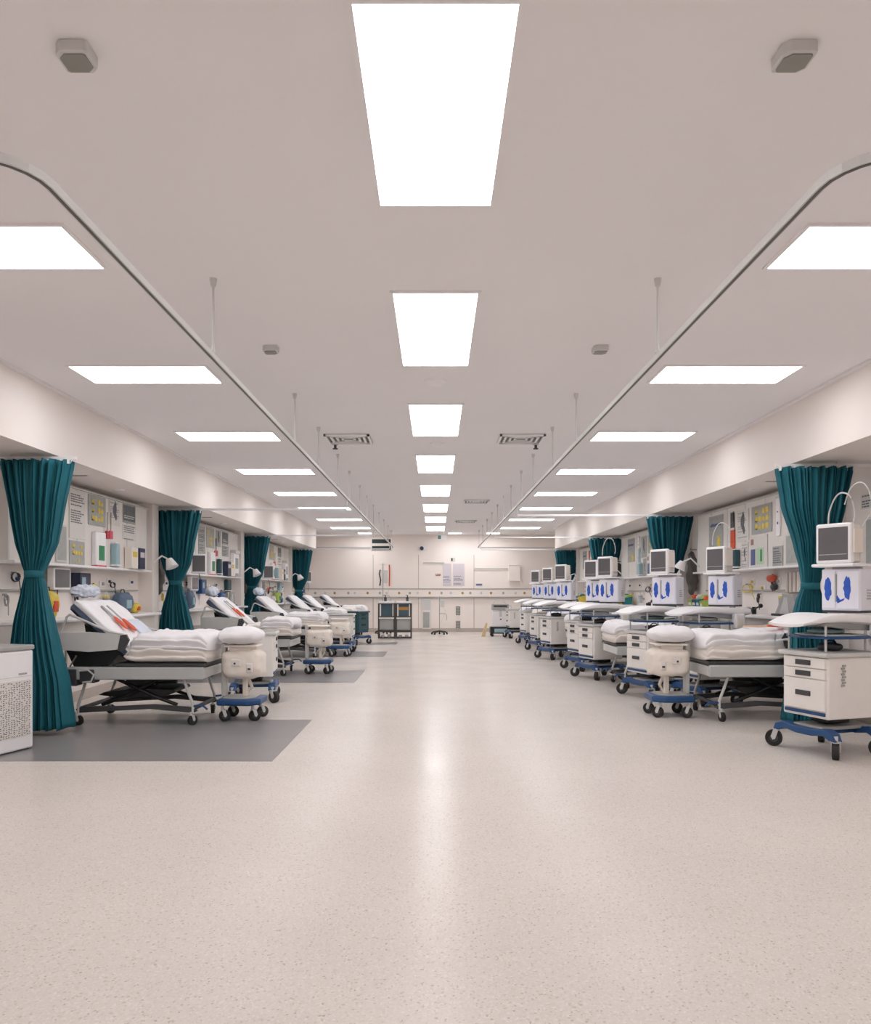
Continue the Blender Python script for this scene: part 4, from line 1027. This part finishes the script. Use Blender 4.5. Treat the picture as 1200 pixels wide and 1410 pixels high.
for i, (x, mm, l) in enumerate(((-1.58, PAPER, 'white'), (-1.38, LILAC, 'lilac'), (-1.05, LILAC, 'pale'), (-.86, PAPER, 'small white'))):
    o = MB().soft((0, 0, 0), (.055, .06, .04), k=3, n=5, amp=.01, seed=i).build('rolled_towel', mm, None, 'all', (x, 23.85, .09)); tag(o, '%s rolled towel on the bottom of the %s dark cabinet' % (l, 'left' if i < 2 else 'right'), 'towel')
for x, l in ((-1.5, 'left'), (-.84, 'right')):
    t = thing('pump_bottle', 'small dark pump bottle on top of the %s dark cabinet' % l, 'bottle', (x, 23.9, 1.12))
    MB().cyl((0, 0, 0), (0, 0, .12), .04).cyl((0, 0, .12), (0, 0, .17), .015).build('body', DGREY, t, True); MB().box(-.05, .02, -.01, .01, .17, .185).build('nozzle', BLACK, t)
# tall thin drip poles
def drip(x, y, h, label, dark=True):
    t = thing('drip_pole', label, 'drip stand', (x, y, 0))
    MB().cyl((0, 0, .1), (0, 0, h), .014).build('pole', GREYP, t, True)
    for k in range(5):
        a = k*2*math.pi/5+.3; MB().tube([(0, 0, .12), (math.cos(a)*.2, math.sin(a)*.2, .09), (math.cos(a)*.26, math.sin(a)*.26, .06)], .026, 6).build('foot', mat('dark_green_metal', (.15, .21, .18), .5), t, True); MB().ball((math.cos(a)*.26, math.sin(a)*.26, .032), .032).build('wheel', RUBBER, t, True)
    MB().tube([(-.12, 0, h-.02), (-.1, 0, h-.05), (0, 0, h-.03), (.1, 0, h-.05), (.12, 0, h-.02)], .008, 6).build('hook_arm', LGREY, t, True)
    MB().box(.03, .16, -.05, .03, h*.72, h*.90, .01).build('pump', LGREY, t)
    MB().tube([(.0, 0, h*.55), (.2, -.02, h*.55), (.24, -.02, h*.5), (.24, -.02, h*.38)], .01, 6).build('side_arm', GREYP, t, True)
    MB().tube([(.1, -.03, h*.72), (.2, -.04, h*.62), (.12, -.03, h*.45), (.05, -.03, h*.3)], .006, 6).build('drip_line', LGREY, t, True)
    return t
drip(.13, 26.2, 1.25, 'drip stand with dark footed base in front of the end wall')
drip(-1.75, 26.6, 2.35, 'tall drip stand behind the two dark cabinets')
o = MB().tube([(0, -.03, 0), (.01, -.04, .5), (0, -.03, .75)], .02, 8).build('hanging_tool', ORANGE, None, True, (-1.72+.1, YB, 1.6)); tag(o, 'thin orange tool hanging on the end wall above the left cabinet', 'tool')
o = MB().tube([(0, -.03, 0), (.03, -.04, .2), (-.02, -.04, .4), (.01, -.03, .55)], .022, 8).build('knotted_rope', DGREY, None, True, (-1.95, YB, 1.62)); tag(o, 'dark knotted rope hanging on the end wall left of the orange tool', 'rope')
# equipment trolley at the right of the end wall
t = thing('equipment_trolley', 'white equipment trolley with black base near the end wall on the right', 'trolley', (2.02, 25.2, 0))
MB().box(-.30, .42, -.25, .25, .09, .30, .02).build('base', BLACK, t); B(-.18, .22, -.262, -.245, .13, .25, .005).build('base_panel', PALEB, t)
MB().box(-.22, .26, -.18, .18, .30, .80, .02).build('body', WHITE, t); B(.0, .05, -.19, -.175, .52, .56).build('button', DGREY, t)
MB().box(-.24, .28, -.20, .20, .82, 1.02, .02).build('console', GREYP, t); B(-.2, .22, -.21, -.195, .92, .98).build('display', DGREY, t)
MB().box(-.02, .06, -.19, -.17, .62, .82).build('column', LGREY, t)
MB().tube([(-.2, 0, 1.02), (-.15, 0, 1.12), (.15, 0, 1.12), (.2, 0, 1.02)], .012, 6).tube([(.28, -.1, .98), (.36, -.1, .95), (.36, -.1, .86), (.28, -.1, .84)], .012, 6).build('handle', LGREY, t, True)
for x in (-.24, .34):
    for y in (-.19, .19): MB().cyl((x, y-.02, .045), (x, y+.02, .045), .045, seg=14).cyl((x, y, .045), (x, y, .1), .012).build('wheel', RUBBER, t, True)
o = MB().prism([(-.16, 0), (-.04, 0), (.03, .42), (-.01, .42)], 'y', -.1, .1, .006).build('floor_wedge', mat('pale_yellow', (.84, .74, .55), .5), None, False, (1.60, 25.15, 0)); tag(o, 'pale yellow leaning wedge at the left side of the white trolley', 'wedge')
# wall monitors near the corners at the end
for i, (x, y, s) in enumerate(((4.59, 26.0, 1), (4.59, 27.0, 1), (-4.59, 26.9, -1))):
    pass
